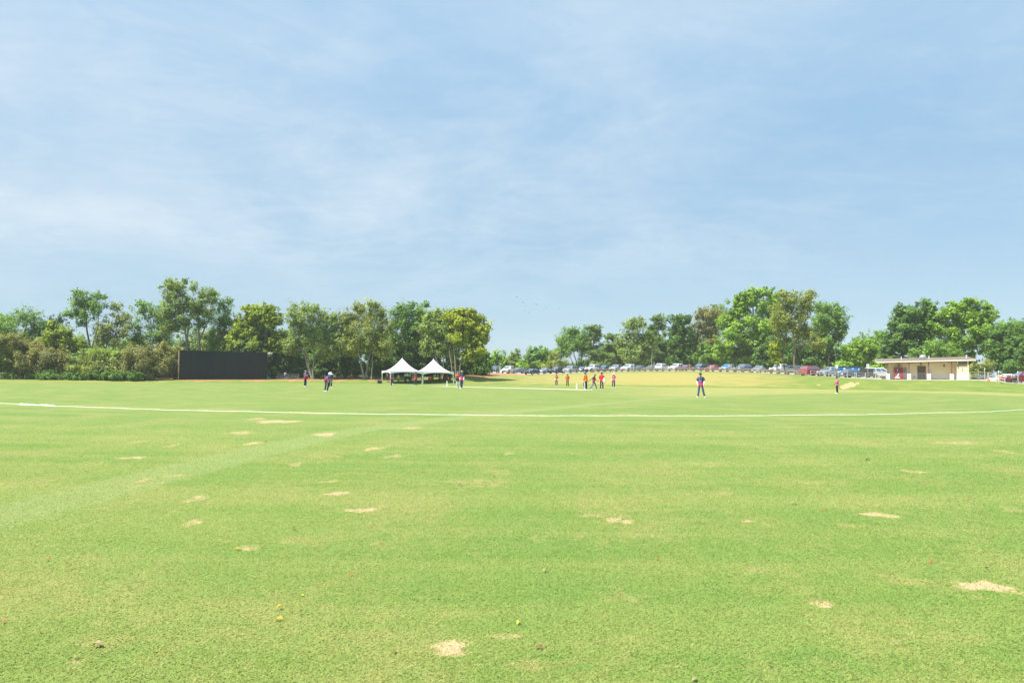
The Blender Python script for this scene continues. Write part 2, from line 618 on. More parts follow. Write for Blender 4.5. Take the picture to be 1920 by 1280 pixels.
def grass_colour(n, l, blade=False):
    """Colour of the mown turf with its worn, dry, bare and dirt zones."""
    geo = n.new('ShaderNodeNewGeometry')

    def noise(scale, detail=4, rough=0.55, stretch=None, rot=0, off=None):
        q = n.new('ShaderNodeTexNoise')
        q.inputs['Scale'].default_value = scale
        q.inputs['Detail'].default_value = detail
        q.inputs['Roughness'].default_value = rough
        src = geo.outputs['Position']
        if stretch:
            mp = n.new('ShaderNodeMapping')
            mp.inputs['Scale'].default_value = stretch
            mp.inputs['Rotation'].default_value = (0, 0, R(rot))
            if off:
                mp.inputs['Location'].default_value = off
            l.new(src, mp.inputs[0])
            src = mp.outputs[0]
        l.new(src, q.inputs['Vector'])
        return q.outputs['Fac']

    def ramp(v, a, b):
        q = n.new('ShaderNodeMapRange')
        q.interpolation_type = 'SMOOTHSTEP'
        l.new(v, q.inputs[0])
        q.inputs[1].default_value = a
        q.inputs[2].default_value = b
        return q.outputs[0]

    def m2(op, a, b):
        q = n.new('ShaderNodeMath')
        q.operation = op
        for i, v in enumerate((a, b)):
            if isinstance(v, (int, float)):
                q.inputs[i].default_value = v
            else:
                l.new(v, q.inputs[i])
        return q.outputs[0]

    def mix(f, a, b):
        q = n.new('ShaderNodeMix')
        q.data_type = 'RGBA'
        for i, v in ((0, f), (6, a), (7, b)):
            if isinstance(v, (int, float)):
                q.inputs[i].default_value = v
            elif isinstance(v, tuple):
                q.inputs[i].default_value = (*v, 1)
            else:
                l.new(v, q.inputs[i])
        return q.outputs[2]

    def att(name):
        q = n.new('ShaderNodeAttribute')
        q.attribute_name = name
        return q.outputs['Fac']

    big = ramp(noise(0.16, 5, 0.6, (1, 0.8, 0), 25), 0.33, 0.68)
    mid = ramp(noise(0.9, 5, 0.62, (1, 0.55, 0), -20), 0.34, 0.68)
    sml = noise(5.0, 5, 0.65, (1, 1, 0))
    fin = noise(46.0, 3, 0.7, (1, 1, 0))
    # mower passes run round the ground, parallel to the boundary
    mv = n.new('ShaderNodeVectorMath')
    mv.operation = 'SUBTRACT'
    l.new(geo.outputs['Position'], mv.inputs[0])
    mv.inputs[1].default_value = (-1.0, 78.0, 0)
    mlen = n.new('ShaderNodeVectorMath')
    mlen.operation = 'LENGTH'
    l.new(mv.outputs[0], mlen.inputs[0])
    ms = n.new('ShaderNodeSeparateXYZ')
    l.new(mv.outputs[0], ms.inputs[0])
    mc = n.new('ShaderNodeCombineXYZ')
    l.new(m2('ADD', m2('MULTIPLY', mlen.outputs['Value'], 0.85), m2('MULTIPLY', mid, 0.12)), mc.inputs[0])
    l.new(m2('MULTIPLY', m2('ARCTAN2', ms.outputs['Y'], ms.outputs['X']), 4.5), mc.inputs[1])
    mn = n.new('ShaderNodeTexNoise')
    mn.inputs['Scale'].default_value = 1.0
    mn.inputs['Detail'].default_value = 3
    mn.inputs['Roughness'].default_value = 0.55
    l.new(mc.outputs[0], mn.inputs['Vector'])
    mow = ramp(mn.outputs['Fac'], 0.40, 0.64)
    c = mix(big, GRASS_A, GRASS_B)
    c = mix(m2('MULTIPLY', mid, 0.42), c, GRASS_C)
    c = mix(m2('MULTIPLY', mow, 0.68), c, GRASS_D)
    # thin straw-coloured thatch
    th_ = ramp(m2('ADD', m2('MULTIPLY', noise(0.45, 6, 0.65, (1, 0.7, 0), 40), 0.7), m2('MULTIPLY', sml, 0.42)), 0.50, 0.72)
    c = mix(m2('MULTIPLY', th_, 0.6), c, STRAW)
    c = mix(m2('MULTIPLY', att('pale'), 0.72), c, PALE)
    c = mix(m2('MULTIPLY', att('track'), 0.66), c, TRACKC)
    hz_ = ramp(m2('ADD', m2('MULTIPLY', att('bare'), 1.5), m2('MULTIPLY', m2('SUBTRACT', sml, 0.5), 1.2)), 0.15, 0.95)
    c = mix(m2('MULTIPLY', hz_, 0.6), c, STRAW)
    bz = ramp(m2('ADD', m2('ADD', att('bare'), m2('MULTIPLY', m2('SUBTRACT', noise(13.0, 4, 0.65, (1, 1, 0)), 0.5), 1.3)), m2('ADD', m2('MULTIPLY', m2('SUBTRACT', sml, 0.5), 1.6), m2('MULTIPLY', m2('SUBTRACT', fin, 0.5), 1.3))), 0.50, 1.10)
    c = mix(m2('MULTIPLY', bz, 0.82), c, mix(fin, BARE_A, BARE_B))
    if not blade:
        # bank, dirt, car park and wood floor
        rgh = mix(ramp(noise(0.35, 5, 0.65, (1, 1, 0)), 0.35, 0.66), BANK_A, BANK_B)
        rgh = mix(ramp(m2('ADD', m2('MULTIPLY', att('dry'), 0.95), m2('MULTIPLY', m2('SUBTRACT', noise(0.28, 6, 0.65, (1, 1, 0)), 0.5), 1.3)), 0.20, 0.9), rgh, DRYC)
        c = mix(att('rough'), c, rgh)
        dn = mix(ramp(noise(0.6, 5, 0.65, (1, 1, 0)), 0.3, 0.7), DIRT_A, DIRT_B)
        dz = ramp(m2('ADD', att('dirt'), m2('MULTIPLY', m2('SUBTRACT', noise(0.8, 6, 0.7, (1, 1, 0)), 0.5), 0.9)), 0.40, 0.62)
        c = mix(dz, c, dn)
        sz = ramp(m2('ADD', att('sand'), m2('MULTIPLY', m2('SUBTRACT', noise(0.9, 6, 0.7, (1, 1, 0)), 0.5), 1.0)), 0.30, 0.85)
        c = mix(m2('MULTIPLY', sz, 0.75), c, (0.50, 0.325, 0.165))
        c = mix(att('lot'), c, mix(noise(1.5, 6, 0.7, (1, 1, 0)), (0.33, 0.29, 0.23), (0.46, 0.42, 0.34)))
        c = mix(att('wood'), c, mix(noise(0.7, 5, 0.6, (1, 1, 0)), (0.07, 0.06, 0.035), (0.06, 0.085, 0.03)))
    return c, fin, sml, m2, mix


GRASS_A = (0.127, 0.201, 0.044)
GRASS_B = (0.157, 0.219, 0.053)
GRASS_C = (0.120, 0.208, 0.052)
GRASS_D = (0.195, 0.237, 0.068)
STRAW = (0.261, 0.247, 0.091)
PALE = (0.311, 0.289, 0.098)
TRACKC = (0.205, 0.254, 0.093)
BARE_A = (0.36, 0.265, 0.150)
BARE_B = (0.52, 0.40, 0.25)
BANK_A = (0.120, 0.185, 0.034)
BANK_B = (0.190, 0.225, 0.050)
DRYC = (0.300, 0.260, 0.080)
DIRT_A = (0.27, 0.135, 0.062)
DIRT_B = (0.40, 0.225, 0.11)

gm = bpy.data.materials.new('turf')
n_, l_, b_ = nodes_of(gm)
c_, fin_, sml_, m2_, mix_ = grass_colour(n_, l_)
sh_ = n_.new('ShaderNodeMapRange')
l_.new(fin_, sh_.inputs[0])
sh_.inputs[1].default_value, sh_.inputs[2].default_value = 0.30, 0.70
sh_.inputs[3].default_value, sh_.inputs[4].default_value = 0.84, 1.14
hv_ = n_.new('ShaderNodeVectorMath')
hv_.operation = 'SCALE'
l_.new(c_, hv_.inputs[0])
l_.new(sh_.outputs[0], hv_.inputs['Scale'])
l_.new(hv_.outputs[0], b_.inputs['Base Color'])
b_.inputs['Roughness'].default_value = 0.9
b_.inputs['Specular IOR Level'].default_value = 0.12
bp_ = n_.new('ShaderNodeBump')
bp_.inputs['Strength'].default_value = 0.45
bp_.inputs['Distance'].default_value = 0.03
l_.new(m2_('ADD', fin_, sml_), bp_.inputs['Height'])
l_.new(bp_.outputs[0], b_.inputs['Normal'])
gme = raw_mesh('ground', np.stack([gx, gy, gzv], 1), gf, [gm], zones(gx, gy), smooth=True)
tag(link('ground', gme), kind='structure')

# blades of the mown grass nearest the camera
NB = 900000
q = RNG.random(NB)
D0, D1 = 2.6, 26.0
bd = D0 * (D1 / D0) ** (q ** 0.92)
bxx = bd * RNG.uniform(-0.86, 0.86, NB)
keep = (RNG.random(NB) > np.clip((bare_at(bxx, bd) - 0.5) * 1.3, 0, 0.8)) & (RNG.random(NB) < np.clip((D1 - bd) / 16.0, 0, 1))
bxx, bd = bxx[keep], bd[keep]
nb = len(bd)
ang = RNG.uniform(0, 2 * math.pi, nb)
lean = RNG.uniform(0.7, 2.4, nb)
hgt = RNG.uniform(0.006, 0.014, nb) * (1 + np.clip(bd - 5, 0, 15) * 0.035)
wid = RNG.uniform(0.0016, 0.0032, nb) * (1 + np.clip(bd - 4, 0, 15) * 0.11)
a2 = ang + RNG.uniform(1.2, 1.9, nb)
zb = ground(bxx, bd)
sx, sy = np.cos(a2) * wid, np.sin(a2) * wid
lx, ly = np.cos(ang) * lean * hgt, np.sin(ang) * lean * hgt
mk = lambda x, y, z: np.stack([x, y, z], 1)
v0 = mk(bxx - sx, bd - sy, zb - 0.002)
v1 = mk(bxx + sx, bd + sy, zb - 0.002)
v2 = mk(bxx + lx * 0.4 + sx * .8, bd + ly * 0.4 + sy * .8, zb + hgt * 0.62)
v3 = mk(bxx + lx - sx * .15, bd + ly - sy * .15, zb + hgt)
bv = np.stack([v0, v1, v2, v3], 1).reshape(-1, 3)
bf = np.arange(nb * 4, dtype=np.int32).reshape(-1, 4)
rep = lambda a: np.repeat(a, 4)
tone = RNG.random(nb) ** 1.3
bm_ = bpy.data.materials.new('grass_blade')
n_, l_, b_ = nodes_of(bm_)
c_, fin_, sml_, m2_, mix_ = grass_colour(n_, l_, True)
tn_ = n_.new('ShaderNodeAttribute')
tn_.attribute_name = 'tone'
rp_ = n_.new('ShaderNodeValToRGB')
rp_.color_ramp.elements[0].color = (1.23, 1.28, 1.12, 1)
rp_.color_ramp.elements[1].color = (1.76, 1.74, 1.72, 1)
e_ = rp_.color_ramp.elements.new(0.6)
e_.color = (1.43, 1.46, 1.30, 1)
l_.new(tn_.outputs['Fac'], rp_.inputs[0])
mu_ = n_.new('ShaderNodeMix')
mu_.data_type = 'RGBA'
mu_.blend_type = 'MULTIPLY'
mu_.inputs[0].default_value = 1
l_.new(c_, mu_.inputs[6])
l_.new(rp_.outputs[0], mu_.inputs[7])
l_.new(mu_.outputs[2], b_.inputs['Base Color'])
b_.inputs['Roughness'].default_value = 0.5
b_.inputs['Specular IOR Level'].default_value = 0.2
gn_ = n_.new('ShaderNodeNewGeometry')
nv_ = n_.new('ShaderNodeMix')                 # short turf scatters much like its own mean surface
nv_.data_type = 'VECTOR'
nv_.inputs[0].default_value = 0.68
l_.new(gn_.outputs['Normal'], nv_.inputs[4])
nv_.inputs[5].default_value = (0, 0, 1)
l_.new(nv_.outputs[1], b_.inputs['Normal'])
tr_ = n_.new('ShaderNodeBsdfTranslucent')
l_.new(mu_.outputs[2], tr_.inputs['Color'])
ms_ = n_.new('ShaderNodeMixShader')
ms_.inputs[0].default_value = 0.2
l_.new(b_.outputs[0], ms_.inputs[1])
l_.new(tr_.outputs[0], ms_.inputs[2])
l_.new(ms_.outputs[0], n_['Material Output'].inputs['Surface'])
zb_ = zones(bxx, bd)
bme = raw_mesh('grass', bv, bf, [bm_], dict(tone=rep(tone), **{k: rep(zb_[k]) for k in ('pale', 'track', 'bare')}))
tag(link('grass', bme), 'short mown grass blades nearest the camera on the outfield', 'grass', kind='stuff')

# ------------------------------------------------------------------ pitch
ST_N = Vector((7.0, 73.5, 0))                 # nearer wicket
PDIR = Vector((-0.755, 0.656, 0)).normalized()
ST_F = ST_N + PDIR * 20.12
PN = Vector((-PDIR.y, PDIR.x, 0))
pv, pf = [], []
NS = 40
for i in range(NS + 1):
    c = ST_N + PDIR * (-1.8 + 24.0 * i / NS)
    for s in (-1.55, 1.55):
        p = c + PN * (s + 0.06 * math.sin(i * 1.7 + s))
        pv.append((p.x, p.y, gz(p.x, p.y) + 0.012))
for i in range(NS):
    pf.append((2 * i + 1, 2 * i, 2 * i + 2, 2 * i + 3))
pitch = raw_mesh('pitch', pv, pf, [mat('pitch_clay', (0.50, 0.44, 0.31), rough=0.9, var=0.12, scale=1.5, spec=0.1)])
tag(link('pitch', pitch), kind='structure')


def crease(c, half, w):
    """a painted white crease line across the pitch"""
    m = MB()
    vs = []
    for a, b in ((-half, -w), (half, -w), (half, w), (-half, w)):
        p = c + PN * a + PDIR * b
        vs.append((p.x, p.y, gz(p.x, p.y) + 0.017))
    m.add(vs, [(0, 1, 2, 3)])
    return m


white_paint = mat('white_paint', (0.8, 0.8, 0.78), rough=0.6, var=0.03)
for c in (ST_N, ST_F):
    s = 1 if c is ST_N else -1
    m = crease(c + PDIR * (1.22 * s), 1.5, 0.05)
    for side in (-1.32, 1.32):
        a = c + PN * side
        vs = []
        for p in (a - PN * .04 - PDIR * 1.0, a + PN * .04 - PDIR * 1.0, a + PN * .04 + PDIR * 1.2, a - PN * .04 + PDIR * 1.2):
            vs.append((p.x, p.y, gz(p.x, p.y) + 0.017))
        m.add(vs, [(0, 1, 2, 3)])
    tag(m.build('crease_marking', white_paint), kind='structure')


def wicket(c, label):
    t = thing('wicket', label, 'wicket', (c.x, c.y, gz(c.x, c.y)), math.atan2(PN.y, PN.x), 'wickets at the ends of the pitch')
    for k in (-1, 0, 1):
        MB().lathe([(0.019, -0.02), (0.022, 0.02), (0.021, 0.66), (0.024, 0.69), (0.020, 0.715)], 8, (k * 0.1, 0, 0)).build('stump', white_paint, t, smooth=True)
    for k in (-0.05, 0.05):
        MB().tube([(k - .052, 0, .722), (k - .02, 0, .722), (k + .02, 0, .722), (k + .052, 0, .722)], [.008, .012, .012, .008], 6).build('bail', white_paint, t)
    return t


wicket(ST_N, 'white stumps standing at the pitch end beside the batsman with a dark bat')
wicket(ST_F, 'white stumps standing in front of the right hand white tent')

# ------------------------------------------------------------------ boundary rope
BC, BR = Vector((-1.0, 78.0, 0)), 50.4
pts, rad = [], []
rng = random.Random(3)
for i in range(-390, 391):
    a = R(i * 0.1 * 1.55) + R(270)
    r_ = BR + 0.10 * math.sin(i * 0.11) + 0.07 * math.sin(i * 0.37 + 1)
    p = BC + Vector((math.cos(a) * r_, math.sin(a) * r_, 0))
    pts.append(p)
LOOSE0, LOOSE1 = P(18, 757, 32.5).x, P(116, 760, 32).x
m = MB()


def rope_z(p):
    return gz(p.x, p.y)


ropem = mat('rope_cloth', (0.56, 0.56, 0.47), rough=0.8, var=0.08, scale=14, bump=0.3)
vs, fs = [], []
n = 7
for i, p in enumerate(pts):
    d = (pts[min(i + 1, len(pts) - 1)] - pts[max(i - 1, 0)]).normalized()
    sd = Vector((-d.y, d.x, 0))
    wv = 0.024 + 0.004 * rng.uniform(-1, 1)
    hv = 0.022 + 0.005 * rng.uniform(-1, 1)
    if p.x > 22:
        wv, hv = 0.028, 0.020
    if LOOSE0 < p.x < LOOSE1 and p.y < 60:
        wv = 0.045 + 0.04 * rng.random()
        hv = 0.025 + 0.03 * abs(math.sin((p.x - LOOSE0) * 2.2)) + 0.03 * rng.random()
    for k in range(n):
        t = math.pi * k / (n - 1)
        vs.append(p + sd * (wv * math.cos(t)) + Vector((0, 0, rope_z(p) - 0.004 + hv * math.sin(t))))
for i in range(len(pts) - 1):
    for k in range(n - 1):
        fs.append((i * n + k, i * n + k + 1, (i + 1) * n + k + 1, (i + 1) * n + k))
tag(m.add(vs, fs).build('boundary_rope', ropem, smooth=True), 'long white boundary rope curving across the near outfield', 'boundary rope')

# ------------------------------------------------------------------ small snack building on the bank
wood_brown = mat('brown_painted_wood', (0.15, 0.085, 0.065), rough=0.6, var=0.15, scale=3)
door_brown = mat('brown_door', (0.12, 0.075, 0.06), rough=0.5, var=0.08)
cream_wall = mat('cream_wall', (0.80, 0.67, 0.43), rough=0.85, var=0.05, scale=1.2, spec=0.15, bump=0.05)
cream_trim = mat('cream_trim', (0.62, 0.56, 0.45), rough=0.7, var=0.05)
pale_block = mat('pale_block', (0.72, 0.65, 0.55), rough=0.9, var=0.16, scale=2.6, spec=0.1, bump=0.2, stretch=(1, 1, 2.5))
white_block = mat('white_block', (0.70, 0.68, 0.63), rough=0.85, var=0.06)
roof_metal = mat('brown_roof_metal', (0.20, 0.145, 0.13), rough=0.5, var=0.1, scale=1)
galv = mat('galvanised_metal', (0.55, 0.57, 0.58), rough=0.35, metal=0.6, var=0.1)
black_iron = mat('black_iron', (0.02, 0.02, 0.022), rough=0.5, var=0.1)
grey_metal = mat('grey_metal', (0.30, 0.31, 0.32), rough=0.45, metal=0.5, var=0.1)
white_plastic = mat('white_plastic', (0.74, 0.74, 0.72), rough=0.45, var=0.03)

WL = spot(1666, 108)
WR = spot(1816.5, 103.2)
WL.z = WR.z = 0
BD = (WR - WL).normalized()                   # along the front, towards the viewer's right
BN = Vector((BD.y, -BD.x, 0))                 # outwards from the front
if BN.y > 0:
    BN = -BN
BLEN = (WR - WL).length
mid = (WL + WR) / 2
BZ = 1.7 - (711.5 - 705.9) / FOC * 106
b = thing('snack_building', 'low cream building with brown porch posts and shed roof on the grass bank', 'building', (WL.x, WL.y, BZ), math.atan2(BD.y, BD.x))
# local axes: +x along the front, -y out of the front, z up.
SGN = -1.0 if (Matrix.Rotation(math.atan2(BD.y, BD.x), 3, 'Z') @ Vector((0, -1, 0))).dot(BN) > 0 else 1.0
H, DEP = 2.66, 6.2
OUT, POST = 1.75, 1.5                         # roof edge and post line, metres out of the front wall
Y = lambda out: out * SGN                     # metres out of the front wall


def along(px, out=0.0):
    """local x where the sight line of frame column px meets the front plane moved out by out"""
    v = ray(px, 700)
    o = WL + BN * out
    # o + BD*s parallel to v in plan
    den = BD.x * v[1] - BD.y * v[0]
    return (o.y * v[0] - o.x * v[1]) / den


wall = MB()
wall.box((BLEN / 2, Y(-DEP / 2), 0.9 + (H - 0.9) / 2 + 0.1), (BLEN, DEP, H - 0.9 + 0.2))
wall.build('wall', cream_wall, b)
MB().box((BLEN / 2 + 0.02, Y(-DEP / 2), 0.2), (BLEN + 0.10, DEP + 0.10, 1.4)).build('block_base', pale_block, b)
MB().box((BLEN / 2, Y(1.0), -0.35), (BLEN + 0.4, 2.2, 0.72)).build('porch_slab', mat('concrete', (0.42, 0.40, 0.36), rough=0.9, var=0.1), b)
ex0, ex1 = along(1643.5, OUT), along(1830.5, OUT)
yf, yb = Y(OUT), Y(-DEP - 0.5)
RISE = 0.34                                   # the long roof edge climbs gently to the right
zr = lambda x: H - 0.06 + RISE * (x - ex0) / (ex1 - ex0)
bay0, bay1 = along(1794.5, POST), along(1816.5, POST)
BB = MB()
BB.box(((bay0 + bay1) / 2, Y(POST / 2), 0.9 + (H - 0.6) / 2), (bay1 - bay0, POST - .004, H - 0.6))
BB.build('bay_wall', cream_wall, b)
MB().box(((bay0 + bay1) / 2 + .02, Y(POST / 2 + .03), 0.2), (bay1 - bay0 + .08, POST, 1.42)).build('block_base', pale_block, b)
rf = MB()
rf.slab([(ex0, yf, zr(ex0) + .20), (ex1, yf, zr(ex1) + .20), (ex1, yb, zr(ex1) + .72), (ex0, yb, zr(ex0) + .72)], 0.06)
roof = rf.build('roof', roof_metal, b)
fa = MB()
fa.bar((ex0, yf, zr(ex0) + .07), (ex1, yf, zr(ex1) + .07), 0.05, 0.24)
for xx in (ex0, ex1):
    fa.bar((xx, yf, zr(xx) + .07), (xx, yb, zr(xx) + .58), 0.05, 0.24)
fa.build('fascia', cream_trim, b)
sof = MB()
sof.slab([(ex0 + .05, yf - Y(.05), zr(ex0) + .02), (ex1 - .05, yf - Y(.05), zr(ex1) + .02), (ex1 - .05, Y(-DEP), zr(ex1) + .44), (ex0 + .05, Y(-DEP), zr(ex0) + .44)], 0.03)
sof.build('soffit', cream_trim, b)
XS = along(1794, POST)
MB().bar((along(1660, POST), Y(POST), zr(along(1660, POST)) - 0.10), (XS, Y(POST), zr(XS) - .10), 0.14, 0.18).build('porch_beam', wood_brown, b)
zf = H - 0.06
for px in (1665, 1704.5, 1741.5, 1784.5):
    x = along(px, POST)
    zt_ = zr(x) - .19
    MB().box((x, Y(POST), (0.9 + zt_) / 2), (0.17, 0.17, zt_ - 0.9)).build('porch_post', wood_brown, b)
    MB().box((x, Y(POST), 0.40), (0.50, 0.50, 1.0)).build('post_pedestal', white_block, b, bevel=0.02)
MB().bar((along(1665, POST), Y(POST), zf - 0.75), (along(1659, POST), Y(OUT - .05), zf - 0.02), 0.12, 0.12).build('post_bracket', wood_brown, b)
dx = along(1728, 0)
MB().box((dx, Y(0.035), 1.05), (1.12, 0.07, 2.14)).build('door_frame', wood_brown, b)
dr = MB().box((dx, Y(0.08), 1.05), (0.98, 0.05, 2.02)).build('door', door_brown, b)
MB().ball((dx + 0.4, Y(0.14), 1.0), 0.045).build('door_handle', galv, dr)
wx0, wx1 = along(1797.3, POST), along(1813, POST)
YW = POST
wn_ = MB()
wz0, wz1 = H - 0.46, H + 0.10
wfr = MB()
for z in (wz0, wz1):
    wfr.box(((wx0 + wx1) / 2, Y(YW + 0.05), z), (wx1 - wx0 + .12, 0.1, 0.09))
for k in range(6):
    wfr.box((wx0 + (wx1 - wx0) * k / 5, Y(YW + 0.05), (wz0 + wz1) / 2), (0.07, 0.098, wz1 - wz0 - .09))
wf = wfr.build('window', wood_brown, b)
MB().box(((wx0 + wx1) / 2, Y(YW + 0.03), (wz0 + wz1) / 2), (wx1 - wx0, 0.04, wz1 - wz0)).build('window_pane', mat('green_glass', (0.06, 0.12, 0.10), rough=0.1, spec=0.8), wf)
for px, z in ((1686, 2.25), (1727.2, 2.46), (1770.3, 2.20), (1796, 2.15)):
    oy = POST if px > 1795 else 0
    x = along(px, oy)
    MB().box((x, Y(oy + 0.10), z), (0.17, 0.18, 0.34), taper=0.7).build('wall_lamp', black_iron, b, bevel=0.02)
for px in (1681, 1721, 1766):
    x = along(px, .8)
    zf = zr(x) + .12
    fm = MB().tube([(x, Y(.8), zf + .1), (x, Y(.8), zf - .12)], .03, 6)
    fm.ball((x, Y(.8), zf - 0.17), (.13, .13, .09))
    fo = fm.build('ceiling_fan', mat('fan_white', (0.6, 0.58, 0.52), rough=.5), b, smooth=True)
    for k in range(4):
        a = k * math.pi / 2 + 0.5
        MB().box((x + math.cos(a) * .45, Y(.8) + math.sin(a) * .45, zf - .17), (.6, .13, .012), a).build('fan_blade', wood_brown, fo)
for px, w_, h_, z, nm, mm in ((1697.8, 0.34, 0.85, 1.45, 'meter_box', grey_metal), (1691.5, 0.16, 0.3, 1.35, 'socket_box', galv), (1744.6, 0.10, 0.2, 1.35, 'socket_box', galv),
                            (1714, 0.16, 0.12, 0.45, 'wall_tap', black_iron), (1804, 0.1, 0.22, 1.65, 'socket_box', grey_metal)):
    oy = POST if px > 1795 else 0
    MB().box((along(px, oy), Y(oy + 0.09), z), (w_, 0.16, h_)).build(nm, mm, b, bevel=0.01)
zf = H - .06
vx = along(1730.5, -1.5)
MB().lathe([(.30, 0), (.30, .3), (.46, .32), (.46, .55), (.40, .68), (.2, .78), (.02, .80)], 16, (vx, Y(-1.5), zf + .50)).build('roof_vent', galv, b, smooth=True)
for px in (1690.5, 1742.5, 1812.5):
    MB().lathe([(.07, 0), (.07, .5), (.09, .5), (.09, .56)], 10, (along(px, -1.2), Y(-1.2), zr(along(px, -1.2)) + .38)).build('vent_pipe', white_plastic, b, smooth=True)

# vending machine against the front wall
vx0 = along(1684.7, 0.6)
vm = thing('vending_machine', 'red drinks vending machine with white swirl and dark bottle picture against the cream wall', 'vending machine', (0, 0, 0))
vm.matrix_world = Matrix.Translation((WL.x, WL.y, BZ)) @ Matrix.Rotation(math.atan2(BD.y, BD.x), 4, 'Z') @ Matrix.Translation((vx0, Y(0.58), 0.01))
VW, VH, VD = 1.20, 1.86, 0.82
red_v = mat('vending_red', (0.34, 0.022, 0.03), rough=0.3, var=0.06)
MB().box((0, 0, VH / 2), (VW, VD, VH)).build('cabinet', red_v, vm, bevel=0.02)
f = Y(VD / 2 + 0.012)
MB().box((-0.16, f, VH / 2 + .03), (0.82, 0.022, VH - .2)).build('picture_panel', mat('vending_picture', (0.26, 0.03, 0.05), rough=0.25, var=0.25, scale=3), vm)
sw = MB()
for k in range(14):
    a = k / 13
    z0_ = 0.25 + a * 1.25
    xo = -0.42 + 0.30 * math.sin(a * 3.0) + 0.25 * a
    sw.box((xo, f + Y(.014), z0_), (0.20 - 0.07 * a, 0.008, 0.14), mat4=Matrix.Rotation(0.5 * SGN * (a - .4), 4, 'Y'))
sw.build('white_swirl', white_paint, vm)
MB().box((-0.1, f + Y(.012), 0.30), (0.5, 0.008, 0.16)).build('white_flash', white_paint, vm)
MB().lathe([(.10, 0), (.12, .1), (.10, .32), (.12, .5), (.05, .72), (.05, .80)], 10, (0.03, f + Y(.0), 0.95)).build('bottle_picture', mat('bottle_blue', (0.03, 0.06, 0.17), rough=.3), vm)
MB().box((0.42, f, 1.15), (0.26, 0.02, 0.7)).build('selection_panel', mat('vending_dark_red', (0.30, 0.02, 0.03), rough=.3), vm)
MB().box((0.40, f + Y(.004), 0.35), (0.24, 0.025, 0.2)).build('delivery_slot', black_iron, vm)

# ------------------------------------------------------------------ black sight screen
SL = P(335.5, 712, 122)
SR = P(499, 712.5, 134)
SL.z, SR.z = gz(SL.x, SL.y), gz(SR.x, SR.y)
sd_ = (SR - SL)
sl = Vector((sd_.x, sd_.y, 0)).length
ss = thing('sight_screen', 'large black ribbed sight screen with a tan wooden end post at the trees', 'sight screen', SL, math.atan2(sd_.y, sd_.x))
SH = 5.25
drop = SR.z - SL.z
blk = mat('black_screen_paint', (0.010, 0.0165, 0.024), rough=0.6, var=0.55, scale=1.3, spec=0.25, stretch=(1.0, 1.0, 0.06))
pm = MB()
NR = 66
for k in range(NR):
    x0, x1 = sl * k / NR, sl * (k + 1) / NR
    zc = drop * (k + .5) / NR
    pm.box(((x0 + x1) / 2, 0.0 if k % 2 else 0.022, SH / 2 + zc + .05), ((x1 - x0) * 0.999, 0.05, SH - .1))
pm.build('panel', blk, ss)
MB().bar((0, 0, SH + .01), (sl, 0, SH + drop + .01), 0.10, 0.05).build('top_rail', mat('dark_timber', (0.05, 0.045, 0.04), rough=.8), ss)
MB().bar((0, -.06, .10), (sl, -.06, drop + .10), 0.09, 0.10).build('bottom_rail', blk, ss)
tan_wood = mat('tan_timber', (0.36, 0.27, 0.17), rough=0.8, var=0.15, scale=4)
MB().box((-0.10, 0.03, SH / 2), (0.15, 0.18, SH + .02)).build('end_post', tan_wood, ss)
MB().box((sl + .06, 0.03, SH / 2 + drop), (0.09, 0.16, SH)).build('end_post', blk, ss)
for k, x in enumerate((-0.1, 4.2, 8.4, 12.6, sl)):
    MB().bar((x, 0.08, SH * 0.70), (x - 0.25, 3.1, -0.1), 0.11, 0.11).build('brace', tan_wood, ss)
    if 0 < k < 4:
        MB().box((x, 0.12, SH / 2), (0.12, 0.14, SH)).build('back_post', tan_wood, ss)

# ------------------------------------------------------------------ two white peaked tents
TA = spot(731.8, 124)
TROT = R(25)
TS = 6.1
tent_white = mat('tent_vinyl', (0.83, 0.83, 0.82), rough=0.5, var=0.02, scale=2)
pole_white = mat('tent_pole', (0.78, 0.78, 0.77), rough=0.35, var=0.03)


